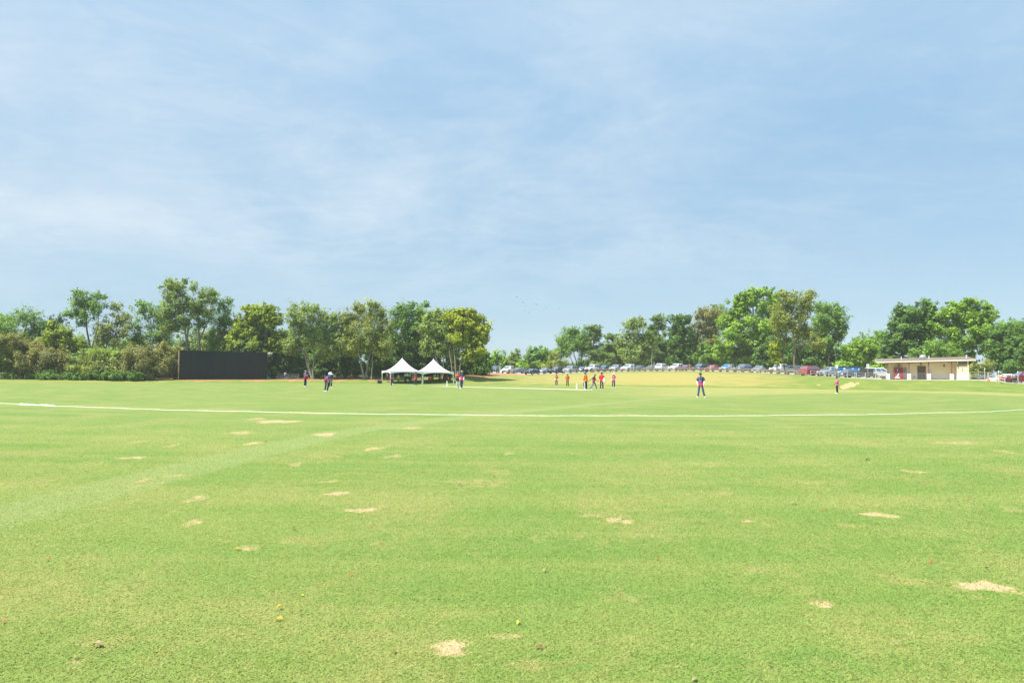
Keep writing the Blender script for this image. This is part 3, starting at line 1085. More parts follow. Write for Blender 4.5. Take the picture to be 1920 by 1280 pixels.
def tent(corner, label):
    t = thing('frame_tent', label, 'tent', corner, TROT, 'white peaked tents at the far boundary')
    eh, pk = 2.35, 4.75
    N = 16
    vs, fs = [], []
    for i in range(N + 1):
        for j in range(N + 1):
            x, y = TS * i / N, TS * j / N
            a = max(abs(x - TS / 2), abs(y - TS / 2)) / (TS / 2)      # 0 at the peak, 1 at the eave
            dd = math.hypot(x - TS / 2, y - TS / 2) / (TS / 2)
            k = 0.6 * a + 0.4 * min(1.2, dd)
            z = eh + (pk - eh) * (max(0, 1 - k)) ** 1.55
            if a > .99:
                z = eh
            vs.append((x, y, z))
    for i in range(N):
        for j in range(N):
            q = i * (N + 1) + j
            fs.append((q, q + N + 1, q + N + 2, q + 1))
    MB().add(vs, fs).build('canopy', tent_white, t, smooth=True)
    # valances, arched along their lower edge
    for k in range(4):
        m = MB()
        for side in (0.0, 0.015):
            pass
        n = 18
        vs, fs = [], []
        for i in range(n + 1):
            s = i / n
            low = eh - 0.58 + 0.36 * math.sin(math.pi * s) ** 0.6
            c = [(TS * s, 0), (TS, TS * s), (TS * (1 - s), TS), (0, TS * (1 - s))][k]
            o = [(0, -.006), (.006, 0), (0, .006), (-.006, 0)][k]
            for sgn in (1, -1):
                vs.append((c[0] + o[0] * (2 + sgn), c[1] + o[1] * (2 + sgn), eh + .002))
                vs.append((c[0] + o[0] * (2 + sgn), c[1] + o[1] * (2 + sgn), low))
        for i in range(n):
            q = i * 4
            fs += [(q, q + 4, q + 5, q + 1), (q + 3, q + 7, q + 6, q + 2), (q + 1, q + 5, q + 7, q + 3), (q, q + 2, q + 6, q + 4)]
        m.add(vs, fs).build('valance', tent_white, t)
    for x, y in ((0, 0), (TS, 0), (TS, TS), (0, TS)):
        gq = gz(*(Matrix.Rotation(TROT, 4, 'Z') @ Vector((x, y, 0)) + Vector(corner)).xy) - corner[2]
        ix, iy = (.05 if x == 0 else -.05), (.05 if y == 0 else -.05)
        MB().tube([(x + ix, y + iy, gq - .05), (x + ix, y + iy, eh - .01)], .055, 8).build('leg', pole_white, t, smooth=True)
    MB().tube([(TS / 2, TS / 2, pk - .25), (TS / 2, TS / 2, pk + .22)], [.04, .02], 6).build('finial', pole_white, t)
    fr = MB()
    for a, c in (((0.06, 0.06), (TS - .06, 0.06)), ((TS - .06, 0.06), (TS - .06, TS - .06)), ((TS - .06, TS - .06), (.06, TS - .06)), ((.06, TS - .06), (.06, .06))):
        fr.tube([(a[0], a[1], eh - .07), (c[0], c[1], eh - .07)], .03, 6)
    fr.build('eave_frame', pole_white, t)
    return t


TB = TA + Matrix.Rotation(TROT, 3, 'Z') @ Vector((TS + 0.06, 0, 0))
TB.z = gz(TB.x, TB.y)
tent(TA, 'white peaked tent nearer the black sight screen, left one of the joined pair')
tent(TB, 'white peaked tent nearer the parked cars, right one of the joined pair')


def in_tent(x, y):
    """tent-local place on the ground"""
    p = TA + Matrix.Rotation(TROT, 3, 'Z') @ Vector((x, y, 0))
    return Vector((p.x, p.y, gz(p.x, p.y)))


# black kit box beside the tent
p = spot(712, 126)
kb = thing('kit_box', 'small dark kit box on the grass beside the left tent leg', 'box', p, 0.4)
MB().box((0, 0, .28), (.75, .55, .5)).build('box_body', mat('dark_plastic', (0.03, 0.032, 0.035), rough=.5), kb, bevel=.03)
MB().box((0, 0, .56), (.79, .59, .07)).build('lid', mat('grey_plastic', (0.16, 0.16, 0.17), rough=.5), kb, bevel=.02)

# folding table under the tents
for x, y, lab in ((4.2, 3.4, 'dark folding table under the left tent with bags on it'), (10.0, 3.6, 'dark folding table in the middle of the right tent')):
    t = thing('folding_table', lab, 'table', in_tent(x, y), TROT, 'folding tables under the tents')
    MB().box((0, 0, .74), (1.5, .7, .05)).build('tabletop', mat('dark_plastic', (0, 0, 0)), t, bevel=.01)
    for sx in (-.6, .6):
        for sy_ in (-.28, .28):
            MB().tube([(sx, sy_, 0), (sx, sy_, .72)], .018, 6).build('leg', grey_metal, t)
for x, y, c, lab in ((4.0, 3.4, (0.02, 0.025, 0.05), 'navy kit bag lying on the table under the left tent'), (4.6, 3.35, (.02, .02, .02), 'black kit bag lying on the table under the left tent')):
    q_ = in_tent(x, y)
    bg_ = thing('kit_bag', lab, 'bag', q_ + Vector((0, 0, .765)), TROT)
    MB().ball((0, 0, .16), (.30, .2, .17)).build('bag_body', mat('bag_' + str(int(c[2] * 100)), c, rough=.8), bg_, smooth=True)
    MB().tube([(-.15, 0, .30), (-.1, 0, .40), (.1, 0, .40), (.15, 0, .30)], .015, 6).build('strap', black_iron, bg_)

# ------------------------------------------------------------------ left side: bleacher, ladder, cone, bench
p = spot(538, 137)
bl = thing('bleacher', 'low grey aluminium bleacher in the shade of the trees', 'bleacher', p, R(8))
alu = mat('weathered_aluminium', (0.34, 0.35, 0.35), rough=0.5, metal=0.4, var=0.12)
for k in range(3):
    MB().box((0, 0.35 + .62 * k, 0.42 + .25 * k), (4.6, .28, .05)).build('seat_plank', alu, bl)
    MB().box((0, 0.02 + .62 * k, 0.16 + .25 * k), (4.6, .26, .04)).build('foot_plank', alu, bl)
for x in (-2.0, 0, 2.0):
    m = MB().bar((x, -.1, .10), (x, 1.75, .86), .05, .06)
    for k in range(3):
        m.tube([(x, .35 + .62 * k, 0), (x, .35 + .62 * k, .40 + .25 * k)], .028, 6)
    m.build('support_frame', alu, bl)
MB().box((2.75, .2, .18), (1.3, .28, .06), R(-4)).bar((2.3, .2, 0), (2.3, .2, .16), .06, .06).bar((3.2, .2, 0), (3.2, .2, .16), .06, .06).build('end_plank', alu, bl)

p = spot(504.5, 136)
ld = thing('step_ladder', 'teal step ladder standing at the right end of the black screen', 'ladder', p, R(10))
teal = mat('teal_paint', (0.02, 0.27, 0.30), rough=0.5, var=0.1)
for s in (-1, 1):
    MB().bar((.38 * s, -.30, 0), (.13 * s, 0, 1.55), .07, .05).build('rail', teal, ld)
    MB().bar((.34 * s, .42, 0), (.13 * s, .05, 1.52), .05, .04).build('rear_leg', teal, ld)
for k in range(1, 5):
    f_ = k / 5
    MB().box((0, -.30 + .30 * f_, 1.55 * f_), (.70 - .48 * f_ + .02, .10, .03)).build('step', teal, ld)
MB().box((0, .03, 1.56), (.34, .2, .05)).build('top_cap', black_iron, ld)

p = spot(660, 135)
hy = thing('hydrant_post', 'small red marker post at the foot of the dark trees', 'marker post', p)
MB().lathe([(.17, 0), (.17, .06), (.11, .08), (.11, .62), (.15, .64), (.15, .70), (.10, .80), (.03, .86)], 12).build('post_body', mat('red_orange', (0.55, 0.07, 0.03), rough=.5), hy, smooth=True)
MB().tube([(-.2, 0, .48), (.2, 0, .48)], .06, 8).build('side_cap', mat('red_orange', (0, 0, 0)), hy)

p = spot(311, 119.5)
pl = thing('timber_stack', 'flat stack of reddish brown planks on the dirt beside the tan post', 'planks', p, R(6))
rb = mat('reddish_timber', (0.26, 0.14, 0.10), rough=.85, var=.2, scale=3)
for k in range(3):
    MB().box((.05 * k, 0, .10 + .13 * k), (2.5 - .15 * k, .8, .10), R(2 * k)).build('plank_layer', rb, pl)
for bx_ in (-.9, .9):
    MB().bar((bx_, -.4, .025), (bx_, .4, .025), .09, .05).build('bearer', rb, pl)

# litter bin by the cars
p = spot(881.5, 150)
bn = thing('litter_bin', 'grey green litter bin with a white liner beside the blue car', 'bin', p)
MB().lathe([(.33, 0), (.36, .1), (.40, .85), (.42, .87)], 14).build('bin_body', mat('bin_green', (0.10, 0.14, 0.12), rough=.6), bn, smooth=True)
MB().lathe([(.425, .74), (.43, .9), (.38, .95), (.30, .88)], 14).build('bin_liner', white_plastic, bn, smooth=True)

# pale house glimpsed through the trees behind the screen
p = spot(515, 160)
hs_ = thing('house', 'pale house partly hidden behind the yellow green tree', 'house', p, R(20))
MB().box((0, 0, 2.6), (9, 7, 5.2)).build('wall', mat('house_siding', (0.55, 0.52, 0.48), rough=.8), hs_)
hr = MB()
hr.rings([[Vector((x, -4.1, 5.2)), Vector((x, 0, 7.6)), Vector((x, 4.1, 5.2)), Vector((x, 4.1, 5.0)), Vector((x, 0, 7.35)), Vector((x, -4.1, 5.0))] for x in (-5, 5)])
hr.build('roof', mat('house_roof', (0.40, 0.35, 0.33), rough=.9), hs_)
for x in (-2.6, 0.2, 2.8):
    wd = MB().box((x, -3.53, 3.4), (1.1, .06, 1.5)).build('window', white_paint, hs_)
    MB().box((x, -3.57, 3.4), (.9, .03, 1.3)).build('pane', glass_mat(), wd)

# ------------------------------------------------------------------ fences
grey_rail = mat('weathered_rail', (0.30, 0.25, 0.20), rough=0.85, var=0.2, scale=3)
pale_post = mat('pale_post', (0.58, 0.56, 0.52), rough=0.7, var=0.08)


def fence(name, label, pts, post_h, post_r, rails, rail_s, pm_, rm_, tall=None, group=None):
    """pts: list of (px, depth). A post at every point, rails between neighbours."""
    P3 = [spot(a, d) for a, d in pts]
    t = thing(name, label, 'fence', P3[0], 0, group)
    o = P3[0]
    for k, p in enumerate(P3):
        h = tall.get(k, post_h) if tall else post_h
        MB().tube([p - o - Vector((0, 0, .1)), p - o + Vector((0, 0, h))], post_r, 8).build('post', pm_, t)
    for a, c in zip(P3[:-1], P3[1:]):
        for z in rails:
            MB().bar(a - o + Vector((0, -post_r, z)), c - o + Vector((0, -post_r, z)), rail_s[0], rail_s[1]).build('rail', rm_, t)
    return t


lin = lambda a, b, n: [a + (b - a) * k / (n - 1) for k in range(n)]
fence('rail_fence', 'long weathered two rail wooden fence in front of the parked cars', [(u, crest(u) - .8) for u in lin(1112, 1512, 23)], 0.85, .06, (0.38, 0.74), (.045, .13), grey_rail, grey_rail)
for u, hh, lab in ((1188.5, 1.75, 'thin pale pole at the rail fence in front of the blue grey sedan'), (1226.5, 2.15, 'thin pale pole at the rail fence beside the rear facing white car'),
                   (1293.5, 1.5, 'thin orange tinted pole at the rail fence by the maroon car'), (1333, 1.3, 'thin pale pole at the rail fence before the red sedan'),
                   (1371, 1.5, 'thin pale pole at the rail fence by the car with a blue sunshade'), (1153, 1.3, 'thin pale pole at the rail fence behind the umpire in pink')):
    p = spot(u, crest(u) - 1.1)
    t = thing('marker_pole', lab, 'pole', p, 0, 'thin poles along the rail fence')
    MB().lathe([(.05, -.1), (.045, hh - .06)], 8).build('shaft', mat('orange_tint_post', (.60, .36, .22), rough=.7) if 'orange' in lab else pale_post, t, smooth=True)
    MB().lathe([(.062, hh - .06), (.062, hh - .01), (.03, hh + .03)], 8).build('cap', pale_post, t, smooth=True)
fence('metal_railing', 'pale low railing on the bank crest by the red minivan and silver car', [(u, crest(u) - .7) for u in lin(1520, 1606, 6)], 0.95, .04, (0.5, 0.9), (.04, .06), pale_post, galv)
fence('metal_railing', 'dark three rail fence between black screen panel and cream building', [(u, crest(u) - .4) for u in lin(1603, 1662, 4)], 1.0, .05, (0.25, 0.6, 0.95), (.04, .07), pale_post, grey_metal)
# cable railing across the front of the building
cr_ = [(u, float(np.interp(u, (1663, 1817), (104.5, 98.5)))) for u in (1672, 1705, 1758, 1790, 1817)]
fence('cable_railing', 'thin cable railing running across the front of the cream building', cr_, 1.0, .028, (0.35, 0.65, 0.95), (.02, .03), grey_metal, galv)
fence('metal_railing', 'pale three rail fence running away to the right of the building', [(u, float(np.interp(u, (1818, 1852), (97.5, 99)))) for u in (1818.5, 1835, 1852)], 1.15, .045, (0.45, 0.8, 1.12), (.05, .08), pale_post, pale_post)
# sloping hand rail down the steps
pa, pb = spot(1853, 97), spot(1884, 91)
t = thing('hand_rail', 'sloping pale hand rail leading down the bank beside the white car', 'hand rail', pa)
for z in (0.45, 0.8, 1.1):
    MB().tube([Vector((0, 0, z + .1)), pb - pa + Vector((0, 0, z - .15))], .03, 6).build('rail', pale_post, t)
for f_ in (0, .5, 1):
    q_ = pa.lerp(pb, f_)
    q_.z = gz(q_.x, q_.y)
    MB().tube([q_ - pa - Vector((0, 0, .1)), q_ - pa + Vector((0, 0, 1.2 - .2 * f_))], .035, 6).build('post', pale_post, t)
for u, d, hh, lab in ((1872.5, 92, 1.55, 'thin pale pole on the bank in front of the white car'), (1908.5, 92, 1.6, 'thin pale pole on the bank beside the maroon pickup'), (1846.5, 96, 1.6, 'thin pale pole at the end of the fence right of the building')):
    p = spot(u, d)
    t = thing('marker_pole', lab, 'pole', p)
    MB().lathe([(.04, -.1), (.035, hh)], 8).build('shaft', pale_post, t)
    MB().lathe([(.06, hh), (.06, hh + .16), (.02, hh + .2)], 8).build('cap', white_plastic, t)

# black mesh panel
pa, pb = spot(1611.5, 112.5), spot(1637, 110.5)
d_ = pb - pa
t = thing('screen_panel', 'dark grey mesh fence panel between blue container and white van', 'fence panel', pa, math.atan2(d_.y, d_.x))
L_ = math.hypot(d_.x, d_.y)
MB().box((L_ / 2, 0, .95), (L_, .04, 1.35)).build('mesh_panel', mat('dark_mesh', (0.035, 0.037, 0.042), rough=.8, var=.2), t)
for x in (0, L_ / 2, L_):
    MB().box((x, .05, .85), (.07, .06, 1.72)).build('post', grey_metal, t)

# blue containers
for u, d, w_, h_, lab in ((1575, 133, 1.85, 1.75, 'blue painted shed with a pale notice behind the silver car'), (1602, 128, 1.95, 1.75, 'blue painted shed with two pale notices next to the dark mesh panel')):
    p = spot(u, d)
    t = thing('blue_container', lab, 'container', p, R(-12))
    bl_ = mat('blue_paint', (0.01, 0.145, 0.42), rough=.45, var=.08)
    MB().box((0, 0, h_ / 2), (w_, 1.8, h_)).build('container_body', bl_, t, bevel=.03)
    MB().box((0, 0, h_ + .05), (w_ + .1, 1.9, .1)).build('lid', mat('dark_blue', (0.02, 0.06, 0.16), rough=.5), t)
    for sx in ((-.5, .65) if u > 1590 else (.6,)):
        MB().box((sx, -.91, h_ - .38), (.36, .02, .30)).build('notice', white_paint, t)
    for k in range(4):
        MB().box((-w_ / 2 + (k + .5) * w_ / 4, -.915, .55), (.05, .03, .9)).build('rib', bl_, t)
# sign posts
for u, d, hh, w_, h_, lab in ((1569, 117, 2.05, .42, .55, 'small white sign on a thin pole beside the silver car'), (1627.3, 108.8, 2.35, .40, .72, 'tall narrow white sign standing above the dark mesh panel')):
    p = spot(u, d)
    t = thing('sign_post', lab, 'sign', p, R(-16))
    MB().tube([(0, 0, -.1), (0, 0, hh - .02)], .03, 6).build('pole', galv, t)
    MB().box((0, -.04, hh - h_ / 2), (w_, .02, h_)).build('sign_plate', mat('sign_white', (.62, .66, .70), rough=.5), t)
    MB().box((0, -.054, hh - h_ / 2), (w_ * .12, .006, h_ * .7)).build('sign_stripe', grey_metal, t)
# white cabinet by the blue shed
p = spot(1573, 118)
t = thing('white_cabinet', 'small white cabinet standing in front of the blue shed', 'cabinet', p, R(-10))
MB().box((0, 0, .5), (.38, .36, 1.0), taper=.9).build('cabinet_body', white_plastic, t, bevel=.02)
MB().box((0, -.19, .5), (.28, .02, .7)).build('door', mat('sign_white', (0, 0, 0)), t)
# orange cones and barrels on the right
orange = mat('safety_orange', (0.75, 0.17, 0.03), rough=.5, var=.05)
for u, d, s, lab in ((1853.3, 95.5, .62, 'orange cone on the grass bank right of the building'), (1872.5, 97.5, .8, 'orange cone close to the front of the white car')):
    p = spot(u, d)
    t = thing('traffic_cone', lab, 'cone', p)
    MB().lathe([(.17 * s / .6, .03), (.03, s), (.02, s + .01)], 12).build('cone_body', orange, t, smooth=True)
    MB().box((0, 0, .015), (.4, .4, .03)).build('base', orange, t)
    MB().lathe([(.105 * s / .6, s * .45), (.075 * s / .6, s * .65)], 12).build('reflective_band', white_paint, t)
p = spot(1876, 97)
t = thing('cooler_box', 'orange drinks cooler beside the white car on the right', 'cooler', p + Vector((0, 0, .45)))
MB().lathe([(.20, 0), (.22, .05), (.22, .38)], 14).build('cooler_body', orange, t, smooth=True)
MB().lathe([(.23, .38), (.23, .45), (.1, .48)], 14).build('lid', white_plastic, t, smooth=True)
tt_ = thing('side_table', 'small pale table under the orange drinks cooler', 'table', p)
MB().box((0, 0, .43), (.8, .5, .04)).build('tabletop', white_plastic, tt_)
for sx in (-.35, .35):
    for sy_ in (-.2, .2):
        MB().tube([(sx, sy_, 0), (sx, sy_, .41)], .02, 6).build('leg', grey_metal, tt_)

# overhead wires behind the trees on the right
wire_m = mat('wire_grey', (0.35, 0.36, 0.38), rough=.5)
pole_pts = [spot(1560, 205), spot(2010, 150)]
for p, lab in zip(pole_pts, ('wooden power pole hidden behind the round green tree', 'wooden power pole beyond the right edge carrying the wires')):
    t = thing('power_pole', lab, 'power pole', p)
    hh = 13.5
    MB().lathe([(.18, -.2), (.13, hh)], 10).build('pole', grey_rail, t, smooth=True)
    MB().box((0, 0, hh - .6), (2.4, .1, .12)).build('crossarm', grey_rail, t)
for k, off in enumerate((0, 0.9, 1.8)):
    a = pole_pts[0] + Vector((0, 0, 13.2 - off))
    c = pole_pts[1] + Vector((0, 0, 13.2 - off))
    pts_ = [a.lerp(c, i / 24) - Vector((0, 0, 3.2 * 4 * (i / 24) * (1 - i / 24) * .25)) for i in range(25)]
    tag(MB().tube(pts_, .022, 5).build('overhead_wire', wire_m), ('topmost', 'middle', 'lowest')[k] + ' of the thin overhead wires crossing behind the trees at right', 'wire', 'overhead wires')

# ------------------------------------------------------------------ trees and shrubs
bark_pale = mat('pale_bark', (0.235, 0.215, 0.18), rough=.9, var=.25, scale=2, stretch=(1, 1, .3))
bark_dark = mat('brown_bark', (0.13, 0.105, 0.085), rough=.9, var=.25, scale=2, stretch=(1, 1, .3))
bark_tan = mat('tan_bark', (0.20, 0.16, 0.12), rough=.9, var=.25, scale=2, stretch=(1, 1, .3))
LEAF = {
    'green': leaf_mat('leaf_green', (0.112, 0.217, 0.044), (0.290, 0.477, 0.086)),
    'bright': leaf_mat('leaf_bright_green', (0.144, 0.269, 0.034), (0.382, 0.576, 0.072)),
    'yellow': leaf_mat('leaf_yellow_green', (0.149, 0.238, 0.026), (0.459, 0.545, 0.054)),
    'grey': leaf_mat('leaf_grey_green', (0.165, 0.243, 0.069), (0.405, 0.522, 0.157)),
    'olive': leaf_mat('leaf_olive', (0.176, 0.227, 0.055), (0.444, 0.507, 0.129)),
    'brown': leaf_mat('leaf_brown_olive', (0.176, 0.183, 0.066), (0.381, 0.370, 0.129)),
    'tan': leaf_mat('leaf_tan', (0.195, 0.204, 0.066), (0.448, 0.437, 0.146)),
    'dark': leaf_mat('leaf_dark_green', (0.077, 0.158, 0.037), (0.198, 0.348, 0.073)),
    'deep': leaf_mat('leaf_deep_shade_green', (0.055, 0.116, 0.032), (0.161, 0.272, 0.065)),  # leaf colour darkened to stand in for the shade below the crowns
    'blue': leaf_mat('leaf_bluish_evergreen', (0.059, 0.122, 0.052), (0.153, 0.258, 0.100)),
    'pine': leaf_mat('leaf_pine', (0.101, 0.175, 0.045), (0.267, 0.394, 0.092)),
    'gold': leaf_mat('leaf_gold_green', (0.230, 0.320, 0.032), (0.510, 0.545, 0.058)),
}
# style: (leaf multiplicity, clump size factor, leaf length px, leaf width ratio, shell exponent, vertical squash)
STYLE = {
    'dense': (1.7, 0.34, 2.3, 0.60, 2.4, 0.85),
    'airy': (0.58, 0.34, 1.9, 0.46, 1.5, 0.85),
    'mid': (0.95, 0.34, 2.1, 0.52, 1.8, 0.85),
    'pine': (1.2, 0.36, 2.4, 0.30, 1.6, 0.6),
    'shrub': (1.4, 0.36, 1.9, 0.45, 2.0, 0.9),
    'feathery': (1.0, 0.34, 1.9, 0.42, 1.7, 0.9),
}


def unit(n, rng):
    v = rng.normal(size=(n, 3))
    return v / np.linalg.norm(v, axis=1, keepdims=True)


def leaf_cloud(cs, rs, style, mpp, rng, axes):
    """cs (n,3) clump centres, rs (n,) radii -> verts, tone"""
    mult, _, ll, wr, shell, sq = STYLE[style]
    a = ll * mpp
    elong = rng.uniform(1.0, 2.3 if style in ('airy', 'mid', 'feathery', 'shrub') else 1.7, len(cs))
    area = a * a * wr * 2 * 0.5
    cnt = np.maximum(10, (mult * math.pi * rs ** 2 / area)).astype(int)
    idx = np.repeat(np.arange(len(cs)), cnt)
    n = len(idx)
    d = unit(n, rng)
    r = rs[idx] * rng.random(n) ** (1 / shell)
    r *= 1 + 0.22 * rng.normal(size=n) * (rng.random(n) < .3)
    off = d * r[:, None]
    off[:, 2] *= sq
    # every clump is a spray drawn out along its own axis, mostly up and outwards
    ax = axes[idx]
    off += ax * (off * ax).sum(1, keepdims=True) * (elong[idx] - 1)[:, None]
    p = cs[idx] + off
    cd_ = unit(len(cs), rng) * .5 + axes * .6
    nm = cd_[idx] * 0.6 + d * 0.45 + unit(n, rng) * 0.55 + np.array([0, 0, 0.5])
    nm /= np.linalg.norm(nm, axis=1, keepdims=True)
    t = unit(n, rng)
    e1 = np.cross(nm, t)
    e1 /= np.linalg.norm(e1, axis=1, keepdims=True) + 1e-9
    e2 = np.cross(nm, e1)
    s = (a * rng.uniform(.6, 1.35, n))[:, None]
    e1, e2 = e1 * s, e2 * s * wr
    v = np.stack([p - e1, p - e2 + e1 * .1, p + e1, p + e2 + e1 * .1], 1).reshape(-1, 3)
    ct = rng.random(len(cs))
    tone = np.clip(0.68 * ct[idx] + 0.32 * rng.random(n) + rng.normal(size=n) * .08, 0, 1)
    return v, np.repeat(tone, 4)


LEAFCOUNT = 0


def tree(name, label, u0, d, style, colour, blobs, trunks=None, bark='dark', tr=0.22, cat='tree', group=None, mult_n=1.0, depth=0.85, seed=None, limbs=True):
    """blobs: (frame x, frame y, half width px, half height px) of the lobes of the crown, all at about depth d."""
    global LEAFCOUNT
    rng = np.random.default_rng(seed if seed is not None else abs(hash((u0, d, len(blobs)))) % 99991)
    mpp = d / FOC
    base = spot(u0, d)
    t = thing(name, label, cat, base, 0, group)
    cs, rs, bc, axs = [], [], [], []
    cf = STYLE[style][1]
    for bx, by, rx, ry in blobs:
        c = P(bx, by, d)
        c.y += rng.normal() * rx * mpp * 0.35
        grow = 1.0 if style == 'dense' and len(blobs) < 4 else (1.22 if style in ('airy', 'mid', 'feathery') else 1.14)
        hx, hz = rx * mpp * grow, ry * mpp * grow
        hy = hx * depth
        bc.append((c, hx, hz))
        rc = max(0.35, cf * min(hx, hz) + 0.10 * max(hx, hz))
        n = max(5, int(4.2 * mult_n * hx * hz / (rc * rc)))
        dd = unit(n, rng)
        rad = rng.random(n) ** (1 / 2.4) * 0.86
        pts_ = np.array(c)[None, :] + dd * rad[:, None] * np.array([hx, hy, hz])[None, :]
        ne = max(3, int(n * .28))
        de_ = unit(ne, rng)
        de_[:, 2] = np.abs(de_[:, 2]) * .9 + .05
        pts_ = np.concatenate([pts_, np.array(c)[None, :] + de_ * rng.uniform(.95, 1.22, ne)[:, None] * np.array([hx, hy, hz])[None, :]])
        dd = np.concatenate([dd, de_])
        n0, n = n, n + ne
        cs.append(pts_)
        rs.append(rc * np.where(np.arange(n) < n0, rng.uniform(.50, 1.15, n), rng.uniform(.22, .55, n)))
        av = dd * np.array([1, 1, .5]) + unit(n, rng) * .5 + np.array([0, 0, .15 if style == 'pine' else .8])
        axs.append(av / np.linalg.norm(av, axis=1, keepdims=True))
    cs, rs, axs = np.concatenate(cs), np.concatenate(rs), np.concatenate(axs)
    gl = ground(cs[:, 0], cs[:, 1])
    cs[:, 2] = np.maximum(cs[:, 2], gl + rs * .55)
    v, tone = leaf_cloud(cs, rs, style, mpp, rng, axs)
    lg = ground(v[:, 0], v[:, 1])
    v[:, 2] = np.maximum(v[:, 2], lg + .03)
    v -= np.array(base)
    f = np.arange(len(v), dtype=np.int32).reshape(-1, 4)
    LEAFCOUNT += len(f)
    me = raw_mesh('crown', v, f, [LEAF[colour]], dict(tone=tone))
    link('crown', me, t)
    bm_ = dict(dark=bark_dark, pale=bark_pale, tan=bark_tan)[bark]
    lines = []
    if trunks is None:
        tallest = max(bc, key=lambda q: q[0].z)
        low = min(bc, key=lambda q: q[0].z)
        top = tallest[0]
        m1 = base.lerp(top, .45) + Vector((rng.normal() * .3, rng.normal() * .3, 0))
        lines = [[base, m1, top]]
    else:
        for ln in trunks:
            pl_ = []
            for k, (x, y) in enumerate(ln):
                if k == 0 and ln is trunks[0]:
                    pl_.append(base.copy())
                elif k == 0 and y > 698:
                    s_ = spot(x, d)
                    pl_.append(s_)
                else:
                    pl_.append(P(x, y, d + rng.normal() * .5 * (k > 1)))
            lines.append(pl_)
    m = MB()
    for ln in lines:
        h0 = ln[0].copy()
        h0.z -= .15
        # densify with a little wander
        pp = [h0]
        for a, c in zip(ln[:-1], ln[1:]):
            for k in (1, 2, 3):
                q_ = a.lerp(c, k / 3)
                if k < 3:
                    q_ += Vector(rng.normal(size=3) * 0.05 * (c - a).length / 3)
                pp.append(q_)
        r0 = tr if ln is lines[0] else tr * .75
        rr_ = [r0 * (1.25 if k == 0 else 1) * (1 - .72 * k / (len(pp) - 1)) for k in range(len(pp))]
        m.tube(pp, rr_, 7)
    if limbs:
        spine = [(p_, i) for ln in lines for i, p_ in enumerate([a.lerp(c, f_) for a, c in zip(ln[:-1], ln[1:]) for f_ in (.3, .6, .9)])]
        for c, hx, hz in bc:
            cand = [p_ for p_, i in spine if p_.z < c.z + .3] or [spine[0][0]]
            s_ = min(cand, key=lambda p_: (p_ - c).length + .4 * abs(p_.z - c.z))
            L = (c - s_).length
            if L > .6:
                mp_ = s_.lerp(c, .5) + Vector((rng.normal() * .08 * L, rng.normal() * .08 * L, .06 * L))
                m.tube([s_, mp_, c], [tr * .36, tr * .26, tr * .12], 5)
            # twigs to some of the clumps
            dist = np.linalg.norm(cs - np.array(c), axis=1)
            near = np.argsort(dist)[: (7 if style == 'airy' else 4)]
            for j in near:
                q_ = Vector(cs[j])
                m.tube([c, c.lerp(q_, .55) + Vector((0, 0, .05)), q_], [tr * .14, tr * .10, .02], 4, cap=False)
    m.v = [tuple(Vector(x) - base) for x in m.v]
    m.build('trunk', bm_, t, smooth=True)
    return t


G_L = 'tall trees behind the left boundary'
G_R = 'trees behind the car park'
# --- left side
tree('tree', 'airy grey green tree at the left picture edge above tan bushes', 30, 150, 'airy', 'green', [(25, 620, 30, 28), (52, 592, 22, 14), (62, 612, 22, 20), (8, 600, 16, 12), (-20, 640, 38, 34), (45, 640, 34, 22)], group=G_L)
tree('tree', 'small dense bright yellow green tree rising out of tan bushes at left', 112, 134, 'dense', 'yellow', [(112, 628, 20, 18), (123, 655, 26, 24), (95, 645, 20, 18), (128, 680, 20, 16), (104, 612, 10, 9)], group=G_L, tr=.2)
tree('tree', 'thin dull green tree just behind the small bright yellow green tree', 95, 152, 'airy', 'blue', [(95, 608, 15, 14), (122, 622, 14, 14), (108, 600, 10, 8), (88, 640, 24, 26), (130, 650, 20, 20)], group=G_L)
tree('tree', 'tall leaning airy tree with open crown against the sky at left', 172, 140, 'airy', 'green', [(150, 566, 20, 16), (148, 550, 10, 8), (172, 562, 18, 14), (135, 588, 18, 8), (160, 590, 20, 12), (188, 556, 12, 6), (186, 578, 18, 14), (150, 606, 12, 7)],
     [[(172, 712), (172, 660), (163, 620), (160, 585), (158, 560)], [(172, 660), (182, 620), (186, 585)]], group=G_L, tr=.24)
tree('tree', 'olive tree with slanting stems beside the tall leaning airy tree', 206, 141, 'airy', 'olive', [(205, 618, 22, 20), (226, 594, 16, 18), (214, 640, 24, 16), (215, 575, 10, 8), (190, 635, 14, 14), (235, 620, 14, 14)],
     [[(206, 712), (208, 670), (215, 630), (224, 600)], [(208, 670), (196, 650), (188, 640)]], group=G_L)
tree('tree', 'airy tree with a short white lower stem above the tan bushes', 296, 145, 'airy', 'green', [(276, 582, 24, 14), (296, 602, 20, 22), (262, 622, 24, 20), (300, 632, 22, 14), (264, 570, 10, 7), (250, 645, 20, 16), (280, 645, 20, 14), (310, 618, 14, 14)],
     [[(296, 712), (290, 670), (297, 640), (294, 590)], [(297, 640), (275, 600)]], 'pale', group=G_L)
tree('tree', 'tallest airy tree behind the left end of the black sight screen', 349, 135, 'mid', 'grey', [(330, 548, 20, 16), (345, 572, 28, 18), (322, 592, 18, 18), (345, 608, 22, 14), (323, 531, 12, 7), (340, 538, 12, 7), (348, 528, 5, 5), (312, 562, 12, 12), (318, 618, 16, 12)],
     [[(349, 712), (350, 640), (342, 590), (336, 545)], [(350, 640), (356, 600), (358, 575)]], 'pale', group=G_L, tr=.27)
